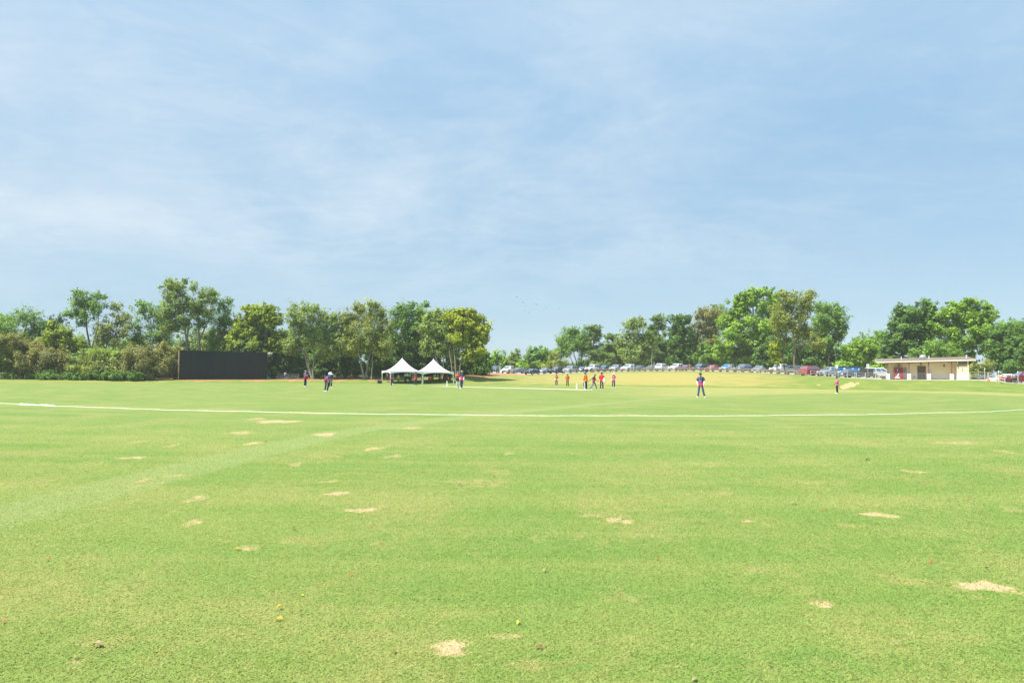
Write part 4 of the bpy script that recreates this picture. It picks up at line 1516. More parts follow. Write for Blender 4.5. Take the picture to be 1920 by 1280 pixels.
tree('tree', 'tall pale stemmed tree with a forked crown above the sight screen', 374, 137, 'airy', 'grey', [(382, 556, 20, 16), (397, 548, 11, 7), (370, 580, 22, 18), (390, 590, 16, 14), (364, 538, 9, 9), (400, 562, 8, 8), (376, 606, 16, 10)],
     [[(374, 712), (374, 640), (371, 595), (380, 555)], [(374, 635), (392, 600), (398, 560)]], 'pale', group=G_L, tr=.24)
tree('tree', 'slim airy tree between the pale stemmed tree and the yellow green tree', 412, 140, 'airy', 'green', [(421, 578, 17, 14), (431, 564, 9, 6), (412, 600, 20, 18), (426, 604, 14, 12), (400, 628, 22, 18), (410, 650, 22, 18)], group=G_L)
tree('tree', 'broad yellow green tree standing behind the middle of the black sight screen', 490, 139, 'dense', 'yellow', [(482, 588, 30, 16), (508, 603, 20, 20), (462, 614, 28, 22), (500, 632, 34, 26), (446, 632, 18, 18), (524, 645, 16, 22), (470, 655, 40, 18), (420, 648, 18, 14), (505, 580, 12, 8), (470, 580, 10, 8)], group=G_L, tr=.3)
tree('tree', 'dark bluish evergreen just above the top edge of the sight screen', 456, 136, 'dense', 'blue', [(456, 650, 26, 18), (440, 664, 24, 12), (470, 668, 22, 12), (450, 690, 36, 22)], group=G_L)
tree('tree', 'grey green tree with pale forked stems behind the fielder raising his hand', 587, 134, 'airy', 'grey', [(576, 590, 28, 18), (610, 602, 22, 20), (564, 618, 22, 16), (600, 630, 28, 20), (590, 579, 12, 7), (620, 622, 16, 22), (552, 600, 14, 14), (625, 600, 10, 12), (548, 582, 8, 6), (570, 640, 20, 14), (624, 652, 18, 18), (545, 648, 18, 20), (606, 664, 14, 12)],
     [[(587, 712), (578, 690), (567, 655), (563, 620)], [(588, 708), (588, 660), (590, 630), (600, 600)], [(584, 700), (577, 675), (572, 640)]], 'pale', group=G_L, tr=.24, mult_n=1.25)
tree('tree', 'olive tree on two pale spreading stems left of the tents', 683, 134, 'airy', 'olive', [(660, 594, 22, 22), (672, 578, 12, 10), (700, 590, 20, 22), (690, 618, 28, 18), (655, 622, 18, 16), (716, 622, 20, 22), (716, 592, 10, 12), (645, 605, 12, 14), (705, 572, 7, 5), (690, 645, 30, 14), (654, 650, 22, 16), (722, 652, 18, 18), (640, 632, 14, 16)],
     [[(681, 712), (676, 680), (672, 655), (668, 610)], [(684, 710), (690, 680), (699, 650), (704, 600)]], 'pale', group=G_L, tr=.23, mult_n=1.3)
tree('tree', 'slender pale stemmed sapling close to the left corner of the tents', 696, 133, 'mid', 'olive', [(700, 652, 13, 10), (690, 640, 12, 8)], [[(696, 712), (698, 685), (700, 655)]], 'pale', group=G_L, tr=.15)
tree('tree', 'tall feathery green tree whose crown rises behind the left tent', 770, 142, 'feathery', 'green', [(756, 590, 18, 18), (752, 577, 9, 8), (772, 572, 8, 6), (790, 586, 16, 18), (797, 572, 7, 6), (762, 618, 24, 18), (786, 622, 22, 20), (740, 606, 12, 14), (748, 640, 18, 14), (775, 645, 20, 14), (736, 655, 14, 18), (800, 652, 16, 16), (768, 664, 16, 10)],
     [[(770, 712), (772, 660), (764, 610), (758, 580)], [(772, 660), (788, 610)]], group=G_L)
tree('tree', 'grey green tree with twin pale stems behind the right tent', 826, 136, 'mid', 'grey', [(825, 612, 28, 24), (815, 640, 24, 18), (846, 602, 20, 18), (830, 590, 18, 9), (850, 630, 18, 20), (800, 620, 16, 18), (808, 595, 12, 9), (826, 655, 22, 12), (850, 656, 16, 14), (803, 650, 14, 14)],
     [[(828, 708), (820, 680), (813, 650), (808, 620)], [(829, 708), (832, 665), (838, 635)]], 'pale', group=G_L, tr=.26, mult_n=1.2)
tree('tree', 'big yellow tinged tree at the right end of the left tree row', 856, 133, 'dense', 'gold', [(862, 600, 24, 18), (886, 600, 24, 18), (895, 622, 20, 20), (880, 640, 22, 18), (900, 648, 14, 18), (862, 628, 20, 18), (888, 668, 18, 14), (850, 590, 14, 8), (905, 630, 10, 18), (872, 585, 18, 6)],
     [[(855, 708), (853, 670), (850, 640)], [(858, 708), (866, 672), (872, 640)], [(851, 708), (846, 680), (842, 655)]], 'tan', group=G_L, tr=.22)
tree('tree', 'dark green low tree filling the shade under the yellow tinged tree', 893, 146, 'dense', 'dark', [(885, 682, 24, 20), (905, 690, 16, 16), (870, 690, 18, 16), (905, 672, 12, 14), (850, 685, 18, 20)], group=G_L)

under = [(512, 682, 24, 30, 'deep', 141, 'dark bush at the right edge of the black sight screen'), (545, 678, 26, 32, 'deep', 142, 'dark bush directly behind the grey bleacher'),  # undergrowth: tree shade is painted in through darker leaf colours
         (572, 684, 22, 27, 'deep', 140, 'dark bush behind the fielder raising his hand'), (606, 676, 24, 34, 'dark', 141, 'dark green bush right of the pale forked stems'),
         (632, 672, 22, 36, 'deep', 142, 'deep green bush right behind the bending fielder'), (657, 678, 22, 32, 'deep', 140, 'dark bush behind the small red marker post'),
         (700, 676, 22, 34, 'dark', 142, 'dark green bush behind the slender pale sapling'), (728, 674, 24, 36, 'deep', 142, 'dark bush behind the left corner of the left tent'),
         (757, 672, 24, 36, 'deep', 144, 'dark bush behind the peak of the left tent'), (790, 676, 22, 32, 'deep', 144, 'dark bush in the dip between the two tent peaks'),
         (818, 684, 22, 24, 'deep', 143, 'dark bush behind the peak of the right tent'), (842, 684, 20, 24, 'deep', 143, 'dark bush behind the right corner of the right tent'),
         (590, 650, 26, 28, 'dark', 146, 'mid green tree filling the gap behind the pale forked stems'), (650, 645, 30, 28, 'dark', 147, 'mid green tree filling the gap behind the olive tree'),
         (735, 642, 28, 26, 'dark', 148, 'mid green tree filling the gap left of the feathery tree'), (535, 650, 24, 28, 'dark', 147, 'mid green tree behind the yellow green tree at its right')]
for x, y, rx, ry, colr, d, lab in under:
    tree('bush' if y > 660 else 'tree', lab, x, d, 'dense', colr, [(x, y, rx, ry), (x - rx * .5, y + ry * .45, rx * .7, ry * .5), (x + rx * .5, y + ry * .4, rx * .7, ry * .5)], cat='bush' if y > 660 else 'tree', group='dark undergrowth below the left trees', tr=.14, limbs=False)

for x, y, rx, ry, colr, lab in ((150, 652, 30, 20, 'green', 'hazy green tree far behind the leaning airy tree'), (232, 655, 30, 18, 'grey', 'grey green tree far behind the olive brown bush'),
                                (318, 652, 24, 16, 'green', 'green tree far behind the short white stem'), (362, 640, 22, 22, 'grey', 'grey green tree seen between the two tall pale stems'), (398, 640, 20, 22, 'olive', 'olive tree far behind the left half of the screen'),
                                (60, 645, 36, 20, 'green', 'green tree far behind the tan bushes at left')):
    tree('tree', lab, x, 168, 'mid', colr, [(x, y, rx, ry), (x - rx * .4, y + ry * .7, rx * .7, ry * .7), (x + rx * .5, y + ry * .6, rx * .7, ry * .7)], group='far trees behind the left hedge', tr=.16, limbs=False)
tans = [(18, 664, 36, 34, 'tan', 117, 'large tan feathery bush at the left picture edge'), (58, 672, 30, 32, 'tan', 119, 'tall tan bush second along the left hedge line'),
        (92, 682, 28, 26, 'brown', 118, 'brownish bush under the small bright yellow green tree'), (138, 696, 13, 13, 'olive', 116, 'small rounded olive bush in the gap of the hedge'),
        (152, 680, 16, 24, 'grey', 121, 'grey green thin bush beside the gap in the hedge'), (183, 684, 26, 26, 'olive', 118, 'olive bush under the tall leaning airy tree'),
        (188, 664, 24, 10, 'bright', 119.5, 'bright green vine spread over the top of the olive bush'), (222, 668, 14, 9, 'bright', 119.5, 'small bright green vine on top of the olive brown bush'),
        (222, 684, 24, 26, 'olive', 119, 'olive brown bush in the middle of the left hedge'), (262, 680, 28, 31, 'brown', 119, 'tan brown bush left of the stacked planks'),
        (300, 678, 26, 31, 'tan', 122, 'tan bush behind the stacked planks'), (330, 680, 18, 30, 'tan', 126, 'tan bush partly behind the tan end post of the screen'),
        (-22, 660, 34, 40, 'olive', 116, 'olive bush cut by the left picture edge')]
for x, y, rx, ry, colr, d, lab in tans:
    lobes = [(x, y, rx, ry * .9)]
    if ry > 20:
        lobes += [(x - rx * .5, y + ry * .5, rx * .7, ry * .5), (x + rx * .5, y + ry * .5, rx * .7, ry * .5), (x + rx * .1, y - ry * .6, rx * .5, ry * .4)]
    tree('bush', lab, x, d, 'shrub', colr, lobes, cat='bush', group='bushes of the left hedge', tr=.1, limbs=False)
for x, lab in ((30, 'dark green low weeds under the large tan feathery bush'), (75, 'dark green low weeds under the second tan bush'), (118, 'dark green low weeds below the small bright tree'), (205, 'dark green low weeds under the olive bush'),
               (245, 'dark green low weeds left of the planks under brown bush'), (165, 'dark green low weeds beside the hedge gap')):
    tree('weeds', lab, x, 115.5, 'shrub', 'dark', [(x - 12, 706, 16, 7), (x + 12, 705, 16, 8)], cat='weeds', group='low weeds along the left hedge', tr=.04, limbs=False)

# --- behind the car park
tree('tree', 'small bright green tree behind the dark grey and white cars', 935, 192, 'dense', 'bright', [(935, 674, 20, 16), (920, 684, 12, 14), (950, 682, 14, 14)], group=G_R)
tree('tree', 'small dull pine beside the small bright green tree', 968, 190, 'pine', 'grey', [(966, 666, 11, 10), (968, 684, 14, 14), (961, 676, 8, 10)], group=G_R)
tree('tree', 'rounded green tree behind the black car at the lot end', 1010, 186, 'dense', 'green', [(1005, 668, 22, 15), (1025, 674, 16, 16), (992, 684, 16, 15), (1015, 688, 20, 12)], group=G_R)
tree('bush', 'low yellow green bush in front of the rounded green tree', 982, 178, 'dense', 'bright', [(982, 690, 14, 10)], cat='bush', limbs=False)
tree('bush', 'olive brown bush behind the silver grey sedan', 1042, 180, 'shrub', 'olive', [(1038, 678, 16, 15), (1048, 688, 16, 12), (1030, 690, 12, 10)], cat='bush', limbs=False)
tree('tree', 'airy green tree on slim dark stems with sky between them', 1084, 186, 'feathery', 'green', [(1064, 640, 18, 18), (1074, 622, 11, 9), (1090, 630, 13, 13), (1055, 658, 14, 14), (1096, 652, 12, 16), (1052, 640, 8, 9), (1075, 648, 18, 12)],
     [[(1084, 698), (1080, 675), (1072, 650)], [(1087, 698), (1092, 668), (1092, 640)], [(1082, 698), (1074, 680), (1066, 662)]], group=G_R)
tree('tree', 'pine with a pointed top right of the slim stemmed tree', 1114, 184, 'pine', 'pine', [(1112, 615, 14, 8), (1116, 632, 16, 10), (1110, 650, 18, 12), (1118, 668, 18, 12), (1112, 686, 16, 10), (1120, 620, 8, 5)], group=G_R)
tree('tree', 'broad pine with level branches behind the white jeep', 1150, 182, 'pine', 'pine', [(1148, 632, 13, 9), (1152, 648, 24, 9), (1155, 666, 26, 11), (1142, 682, 20, 10), (1170, 684, 18, 10)], group=G_R)
tree('tree', 'grey green tree with a slim white trunk behind the car row', 1206, 176, 'mid', 'grey', [(1186, 616, 18, 14), (1199, 604, 12, 9), (1196, 638, 22, 18), (1180, 660, 20, 18), (1214, 650, 14, 18), (1196, 672, 20, 14), (1170, 640, 12, 14)],
     [[(1206, 697), (1205, 660), (1198, 630)], [(1205, 668), (1196, 652)]], 'pale', group=G_R, tr=.2)
tree('tree', 'tall pine between the white trunked tree and the dark round tree', 1234, 182, 'pine', 'pine', [(1236, 598, 14, 9), (1232, 614, 18, 11), (1230, 634, 20, 13), (1240, 655, 20, 13), (1228, 674, 20, 13)], [[(1234, 697), (1235, 640), (1236, 598)]], group=G_R)
tree('tree', 'pale pole thin trunk tree in front of the tall pine', 1222, 172, 'mid', 'pine', [(1222, 640, 9, 10), (1218, 628, 7, 6)], [[(1222, 697), (1223, 665), (1222, 632)]], 'pale', group=G_R, tr=.13)
tree('tree', 'dense dark green round tree behind the white cars', 1276, 178, 'dense', 'dark', [(1275, 602, 22, 13), (1280, 624, 24, 18), (1270, 648, 20, 18), (1284, 672, 20, 16), (1262, 680, 16, 14), (1296, 645, 12, 16)], group=G_R, tr=.25)
tree('tree', 'half bare olive brown tree left of the biggest green tree', 1310, 182, 'airy', 'brown', [(1320, 592, 18, 12), (1340, 588, 20, 12), (1315, 614, 18, 14), (1336, 618, 18, 16), (1328, 644, 22, 18), (1305, 640, 10, 14)],
     [[(1310, 695), (1306, 650), (1312, 610)], [(1306, 650), (1298, 625)]], 'tan', group=G_R, mult_n=1.5)
tree('tree', 'green tree top showing above the half bare brown tree', 1344, 195, 'mid', 'green', [(1345, 580, 14, 8), (1352, 592, 14, 10), (1336, 602, 12, 10), (1320, 650, 30, 25)], group=G_R)
tree('tree', 'biggest bright green tree in the middle of the right tree line', 1438, 168, 'dense', 'bright', [(1410, 560, 26, 16), (1430, 547, 18, 8), (1386, 580, 22, 16), (1440, 575, 24, 16), (1380, 608, 34, 18), (1420, 608, 36, 24), (1362, 636, 26, 16), (1402, 644, 32, 20), (1440, 636, 20, 26), (1370, 664, 26, 15), (1420, 670, 22, 14), (1352, 660, 18, 13), (1400, 676, 22, 12), (1455, 560, 14, 10), (1392, 556, 12, 8)],
     [[(1438, 700), (1428, 676), (1415, 640), (1412, 590)], [(1428, 676), (1440, 640), (1440, 590)]], 'tan', group=G_R, tr=.55)
tree('tree', 'dense green tree between the round dark tree and the biggest tree', 1325, 176, 'dense', 'green', [(1325, 655, 20, 14), (1318, 672, 22, 14), (1340, 680, 18, 12)], group=G_R)
tree('tree', 'tall olive tree on a leaning trunk among the parked cars', 1497, 129, 'airy', 'olive', [(1484, 560, 24, 12), (1474, 580, 22, 14), (1500, 590, 18, 18), (1521, 556, 11, 12), (1464, 600, 18, 14), (1512, 625, 18, 16), (1526, 642, 16, 12), (1490, 614, 16, 16), (1508, 570, 12, 12), (1470, 552, 10, 7), (1535, 650, 10, 8)],
     [[(1497, 702), (1489, 682), (1490, 645), (1485, 610), (1480, 570)], [(1490, 645), (1508, 610), (1520, 560)]], 'tan', group=G_R, tr=.24, mult_n=1.4)
tree('tree', 'thin trunk wrapped in yellow green vine among the cars', 1457, 131, 'mid', 'yellow', [(1455, 652, 12, 12), (1450, 662, 10, 9), (1471, 612, 7, 10), (1456, 675, 8, 10)], [[(1457, 702), (1456, 665), (1461, 625)], [(1456, 665), (1448, 640), (1438, 625)]], 'tan', group=G_R, tr=.12)
tree('tree', 'slim bare branched tree right of the vine wrapped trunk', 1473, 132, 'airy', 'olive', [(1470, 636, 12, 14), (1460, 612, 12, 12)], [[(1475, 702), (1468, 675), (1470, 640), (1466, 610)], [(1468, 672), (1456, 640), (1444, 620)], [(1470, 650), (1476, 625)]], 'tan', group=G_R, tr=.14)
tree('tree', 'round topped mid green tree standing alone against the sky', 1553, 158, 'mid', 'green', [(1555, 580, 26, 13), (1570, 600, 18, 18), (1545, 610, 20, 16), (1560, 630, 24, 14), (1536, 600, 12, 12), (1555, 655, 20, 14), (1578, 620, 10, 14), (1540, 640, 16, 14)],
     [[(1553, 700), (1555, 655), (1560, 630), (1558, 595)], [(1555, 655), (1548, 632)]], 'pale', group=G_R, tr=.22, mult_n=1.25)
tree('tree', 'low yellow green tree behind the blue sheds', 1605, 152, 'dense', 'bright', [(1598, 658, 20, 18), (1622, 652, 20, 14), (1590, 682, 18, 16), (1620, 680, 24, 18), (1642, 664, 16, 18)], group=G_R)
tree('tree', 'pale green tree rising left of the dark tree behind the building', 1645, 178, 'mid', 'green', [(1645, 634, 24, 13), (1625, 645, 20, 14), (1662, 640, 16, 16), (1640, 660, 34, 20)], group=G_R)
tree('bush', 'yellow green bush at the left end of the cream building', 1652, 124, 'dense', 'bright', [(1650, 692, 16, 14), (1664, 686, 12, 12)], cat='bush', limbs=False)
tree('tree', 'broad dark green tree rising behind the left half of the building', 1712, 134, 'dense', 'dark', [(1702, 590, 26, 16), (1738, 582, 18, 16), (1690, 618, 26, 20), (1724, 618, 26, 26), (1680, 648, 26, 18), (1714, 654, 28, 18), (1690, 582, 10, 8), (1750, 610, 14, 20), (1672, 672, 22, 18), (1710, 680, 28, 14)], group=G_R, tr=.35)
tree('tree', 'broad yellow green tree rising behind the right half of the building', 1823, 130, 'dense', 'bright', [(1780, 590, 22, 15), (1800, 576, 24, 11), (1830, 580, 22, 16), (1846, 602, 18, 18), (1815, 608, 32, 20), (1770, 618, 22, 16), (1798, 640, 36, 18), (1838, 640, 22, 22), (1815, 565, 10, 6), (1850, 575, 10, 8), (1790, 668, 30, 14)],
     [[(1823, 714), (1823, 660), (1821, 610)], [(1823, 650), (1800, 610)]], 'pale', group=G_R, tr=.26)
tree('tree', 'mid green low tree close behind the building roof', 1768, 124, 'mid', 'green', [(1762, 650, 28, 14), (1782, 662, 30, 12), (1740, 672, 24, 14), (1775, 684, 34, 14)], group=G_R)
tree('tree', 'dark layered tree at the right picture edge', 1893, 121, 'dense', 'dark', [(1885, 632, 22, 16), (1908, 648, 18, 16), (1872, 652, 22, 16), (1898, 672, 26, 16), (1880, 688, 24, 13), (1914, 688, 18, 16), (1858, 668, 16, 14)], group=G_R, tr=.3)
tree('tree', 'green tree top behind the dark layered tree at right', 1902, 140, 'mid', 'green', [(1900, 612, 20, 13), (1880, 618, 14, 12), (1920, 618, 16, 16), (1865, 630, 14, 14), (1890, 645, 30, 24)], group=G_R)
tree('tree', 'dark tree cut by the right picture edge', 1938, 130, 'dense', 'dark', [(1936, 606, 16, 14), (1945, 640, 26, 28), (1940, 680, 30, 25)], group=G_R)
tree('bush', 'yellow tan bush right of the cream building', 1830, 112, 'shrub', 'olive', [(1828, 694, 13, 13), (1842, 690, 10, 15), (1822, 702, 10, 9)], cat='bush', limbs=False)
tree('bush', 'tan upright bush beside the dark layered tree', 1853, 113, 'shrub', 'tan', [(1852, 690, 8, 15), (1846, 702, 9, 9)], cat='bush', limbs=False)
# second row behind, closing the gaps low down
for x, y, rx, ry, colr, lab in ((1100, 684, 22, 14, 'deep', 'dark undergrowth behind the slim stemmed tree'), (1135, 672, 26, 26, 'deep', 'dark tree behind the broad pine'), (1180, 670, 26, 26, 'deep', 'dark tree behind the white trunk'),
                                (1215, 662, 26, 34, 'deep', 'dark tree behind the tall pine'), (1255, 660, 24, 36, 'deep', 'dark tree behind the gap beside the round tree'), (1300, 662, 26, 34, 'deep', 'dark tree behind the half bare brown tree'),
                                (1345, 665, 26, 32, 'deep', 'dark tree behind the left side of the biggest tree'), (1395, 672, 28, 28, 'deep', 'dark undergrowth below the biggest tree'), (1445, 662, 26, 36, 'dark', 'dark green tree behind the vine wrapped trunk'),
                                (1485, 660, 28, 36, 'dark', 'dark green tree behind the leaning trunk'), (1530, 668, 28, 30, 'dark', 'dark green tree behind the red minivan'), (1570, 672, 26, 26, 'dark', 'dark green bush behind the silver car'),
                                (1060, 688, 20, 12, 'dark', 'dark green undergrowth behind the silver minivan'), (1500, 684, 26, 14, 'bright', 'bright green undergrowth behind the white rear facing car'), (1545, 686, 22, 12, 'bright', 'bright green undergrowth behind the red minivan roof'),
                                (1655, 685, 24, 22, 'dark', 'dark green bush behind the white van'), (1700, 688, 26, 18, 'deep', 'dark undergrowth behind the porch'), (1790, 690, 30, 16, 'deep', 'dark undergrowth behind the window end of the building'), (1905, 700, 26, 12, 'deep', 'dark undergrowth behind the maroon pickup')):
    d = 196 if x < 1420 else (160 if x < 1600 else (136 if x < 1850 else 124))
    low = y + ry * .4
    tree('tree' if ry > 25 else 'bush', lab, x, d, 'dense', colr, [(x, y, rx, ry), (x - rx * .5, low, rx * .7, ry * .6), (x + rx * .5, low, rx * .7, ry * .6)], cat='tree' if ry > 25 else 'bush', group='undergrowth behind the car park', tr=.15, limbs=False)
print('LEAVES', LEAFCOUNT)

# ------------------------------------------------------------------ parked cars
tyre_m = mat('tyre_rubber', (0.018, 0.018, 0.018), rough=.8, var=.1)
rim_m = mat('alloy_rim', (0.45, 0.45, 0.46), rough=.35, metal=.7, var=.1)
trim_m = mat('black_trim', (0.022, 0.022, 0.024), rough=.5, var=.1)
lamp_m = mat('headlight_lens', (0.62, 0.64, 0.66), rough=.12, var=.05, spec=.8)
tail_m = mat('tail_light_red', (0.40, 0.02, 0.02), rough=.2, var=.05, spec=.7)
plate_m = mat('plate_white', (.62, .62, .60), rough=.5)
PAINT = {k: mat('paint_' + k, c, rough=r_, metal=m_, var=.03, coat=.7, spec=.5) for k, c, r_, m_ in (
    ('white', (.72, .72, .72), .35, 0), ('silver', (.42, .44, .46), .32, .55), ('grey', (.17, .185, .20), .35, .4), ('dark_grey', (.055, .062, .07), .35, .3),
    ('black', (.012, .013, .016), .3, 0), ('navy', (.022, .032, .062), .3, .2), ('blue_grey', (.085, .125, .17), .32, .4), ('red', (.36, .022, .03), .3, .1),
    ('maroon', (.16, .016, .028), .3, .2), ('blue', (.015, .12, .36), .3, .1))}

# stations: x, half width, z bottom, z top of the lower body ; cabin: belt rect and roof rect
CARS = {
    'sedan': dict(L=[(2.34, .62, .36, .62), (2.22, .80, .24, .74), (1.75, .88, .20, .84), (0.95, .91, .20, .93), (-1.2, .91, .20, .97), (-1.85, .88, .24, .98), (-2.25, .80, .30, .92), (-2.36, .66, .40, .74)],
                  cab=(1.05, -1.75, .93, .86, 0.25, -1.02, 1.44, .64), wheel=(1.42, -1.38, .33), pill=1),
    'suv': dict(L=[(2.32, .70, .42, .78), (2.22, .86, .30, .95), (1.8, .92, .28, 1.03), (0.95, .94, .28, 1.10), (-1.6, .94, .28, 1.12), (-2.15, .90, .32, 1.12), (-2.32, .80, .42, 1.02)],
                cab=(1.08, -2.22, 1.09, .90, .34, -1.85, 1.72, .70), wheel=(1.42, -1.40, .37), pill=2),
    'van': dict(L=[(2.50, .70, .36, .72), (2.40, .88, .24, .88), (2.0, .96, .20, 1.00), (1.3, .98, .20, 1.08), (-2.0, .98, .20, 1.08), (-2.45, .93, .26, 1.06), (-2.55, .86, .38, .96)],
                cab=(1.55, -2.46, 1.05, .95, .55, -2.18, 1.76, .78), wheel=(1.55, -1.45, .34), pill=2),
    'jeep': dict(L=[(2.10, .74, .52, 1.02), (2.02, .80, .46, 1.10), (1.0, .84, .46, 1.14), (0.5, .86, .44, 1.16), (-1.9, .86, .44, 1.16), (-2.02, .82, .5, 1.10)],
                 cab=(.60, -1.95, 1.14, .84, .38, -1.88, 1.86, .76), wheel=(1.30, -1.20, .41), pill=2),
    'pickup': dict(L=[(2.85, .76, .50, .95), (2.72, .94, .40, 1.10), (1.9, .98, .38, 1.16), (1.1, 1.0, .38, 1.20), (-.95, 1.0, .38, 1.20), (-2.7, .98, .42, 1.16), (-2.8, .92, .5, 1.08)],
                   cab=(1.25, -.95, 1.18, .94, .52, -.72, 1.86, .76), wheel=(1.85, -1.75, .40), pill=1),
}


def car_proto(kind):
    c = CARS[kind]
    t = thing('parked_car', 'car', 'car')
    m = MB()
    ring = []
    for x, hw, zb, zt in c['L']:
        h = zt - zb
        half = [(.86, 0), (1.0, .16), (1.0, .45), (.985, .72), (.93, .93), (.80, 1.0)]
        r_ = [Vector((x, -hw * a, zb + h * q_)) for a, q_ in half] + [Vector((x, hw * a, zb + h * q_)) for a, q_ in half[::-1]]
        ring.append(r_)
    m.rings(ring)
    xf, xr, zb, wb, xf2, xr2, zt, wt = c['cab']

    def cabpt(a, s, z):
        """a 0 front..1 rear, s -1..1 side, z 0..1"""
        x0 = xf + (xf2 - xf) * z
        x1 = xr + (xr2 - xr) * z
        wv = wb + (wt - wb) * z
        return Vector((x0 + (x1 - x0) * a, wv * s, zb + (zt - .07 - zb) * z))

    rings_ = []
    for z in (-0.06, .5, 1.0):
        rr_ = [cabpt(a, s, z) for a, s in ((0, -.86), (0.06, -1), (.5, -1.015), (.95, -1), (1, -.86), (1, .86), (.95, 1), (.5, 1.015), (.06, 1), (0, .86))]
        rings_.append(rr_)
    top = [Vector((p.x * .93 + (xf2 + xr2) / 2 * .07, p.y * .86, zt)) for p in rings_[-1]]
    rings_.append(top)
    m.rings(rings_)
    m.build('body', PAINT['white'], t, smooth=True)
    g = glass_mat()

    def pane(name, quad, out):
        q = [p + out * .004 for p in quad]
        MB().slab(q, .006 if (q[1] - q[0]).cross(q[2] - q[0]).dot(out) > 0 else -.006).build(name, g, t)

    fr = Vector((1, 0, .8)).normalized()
    pane('windshield', [cabpt(0, s, z) for s, z in ((-.83, .08), (.83, .08), (.82, .94), (-.82, .94))], fr)
    pane('rear_window', [cabpt(1, s, z) for s, z in ((-.80, .16), (.80, .16), (.80, .92), (-.80, .92))], Vector((-1, 0, .5)).normalized())
    cuts = {1: [(.10, .50), (.53, .90)], 2: [(.10, .38), (.41, .67), (.70, .93)]}[c['pill']]
    for s in (-1, 1):
        out = Vector((0, s, .28)).normalized()
        for a0, a1 in cuts:
            k = 1.016
            sh = .14 if a0 < .2 else 0.0
            pane('side_window', [cabpt(a, s * k, z) for a, z in ((a0 + .01, .12), (a1, .12), (a1, .90), (a0 + sh * .25, .90))], out * 2.2)
    wx0_, wx1_, wr_ = c['wheel']
    hw = max(q_[1] for q_ in c['L'])
    for x in (wx0_, wx1_):
        for s in (-1, 1):
            yy = s * (hw - .10)
            ar = MB().tube([(x, s * (hw - .16), wr_ + .01), (x, s * (hw + .004), wr_ + .01)], wr_ * 1.20, 20)
            ar.build('wheel_arch', trim_m, t)
            w_ = MB().tube([(x, yy - s * .11, wr_), (x, yy - s * .09, wr_), (x, yy + s * .09, wr_), (x, yy + s * .115, wr_)], [wr_ * .9, wr_, wr_, wr_ * .9], 20).build('wheel', tyre_m, t, smooth=True)
            MB().tube([(x, yy + s * .10, wr_), (x, yy + s * .125, wr_)], wr_ * .66, 14).build('rim', rim_m, w_)
    x0, hw0, zb0, zt0 = c['L'][1]
    xe, hwe, zbe, zte = c['L'][-2]
    for s in (-1, 1):
        MB().ball((x0 + .035, s * hw0 * .74, zt0 - .14), (.09, .17, .085), 8, 5).build('headlight', lamp_m, t, smooth=True)
        MB().ball((xe - .06, s * hwe * .80, zte - .14), (.06, .13, .13), 8, 5).build('tail_light', tail_m, t, smooth=True)
        MB().ball((xf - .38, s * (wb + .10), zb + .09), (.07, .11, .08), 8, 5).build('mirror', PAINT['white'], t, smooth=True)
    xg = c['L'][0][0]
    zg = (c['L'][0][2] + c['L'][0][3]) / 2
    MB().box((xg + .012, 0, zg + .06), (.05, hw0 * .92, .18)).build('grille', trim_m, t, bevel=.01)
    MB().box((xg - .01, 0, zb0 + .10), (.16, hw0 * 1.62, .16)).build('bumper', trim_m if kind in ('jeep', 'suv') else PAINT['white'], t, bevel=.03)
    MB().box((c['L'][-1][0] + .01, 0, zbe + .14), (.14, hwe * 1.66, .18)).build('bumper', trim_m if kind in ('jeep', 'suv') else PAINT['white'], t, bevel=.03)
    MB().box((c['L'][-1][0] - .03, 0, zte - .30), (.03, .34, .15)).build('licence_plate', plate_m, t)
    if kind == 'jeep':
        MB().tube([(-2.04, .1, .95), (-2.24, .1, .95)], .36, 18).build('spare_wheel', tyre_m, t)
    if kind == 'pickup':
        MB().box((-1.85, 0, 1.205), (1.6, 1.6, .02)).build('bed', trim_m, t)
    return t


PROTO = {}


def car(kind, colour, px, d, turn, label, rear=False, windscreen=None, scale=1.0, zoff=0.0):
    """turn: degrees the near end is swung towards the viewer's left; rear: tail towards us"""
    if kind not in PROTO:
        t = PROTO[kind] = car_proto(kind)
    else:
        t = copy_tree(PROTO[kind])
    p = spot(px, d)
    los = Vector((-p.x, -p.y))
    a = math.atan2(los.y, los.x) - R(turn)
    if rear:
        a += math.pi
    t.location = p + Vector((0, 0, zoff))
    t.rotation_euler = (0, 0, a)
    t.scale = (scale,) * 3
    tag(t, label, 'car', 'cars parked above the grass bank')
    for ch in t.children:
        nm = ch.name.split('.')[0]
        if nm in ('body', 'mirror') or (nm == 'bumper' and ch.data.materials[0].name.startswith('paint')):
            ch.material_slots[0].link = 'OBJECT'
            ch.material_slots[0].material = PAINT[colour]
        if nm == 'windshield' and windscreen:
            ch.material_slots[0].link = 'OBJECT'
            ch.material_slots[0].material = windscreen
            ch['label'] = 'windscreen covered with a bright blue sunshade'
    return t


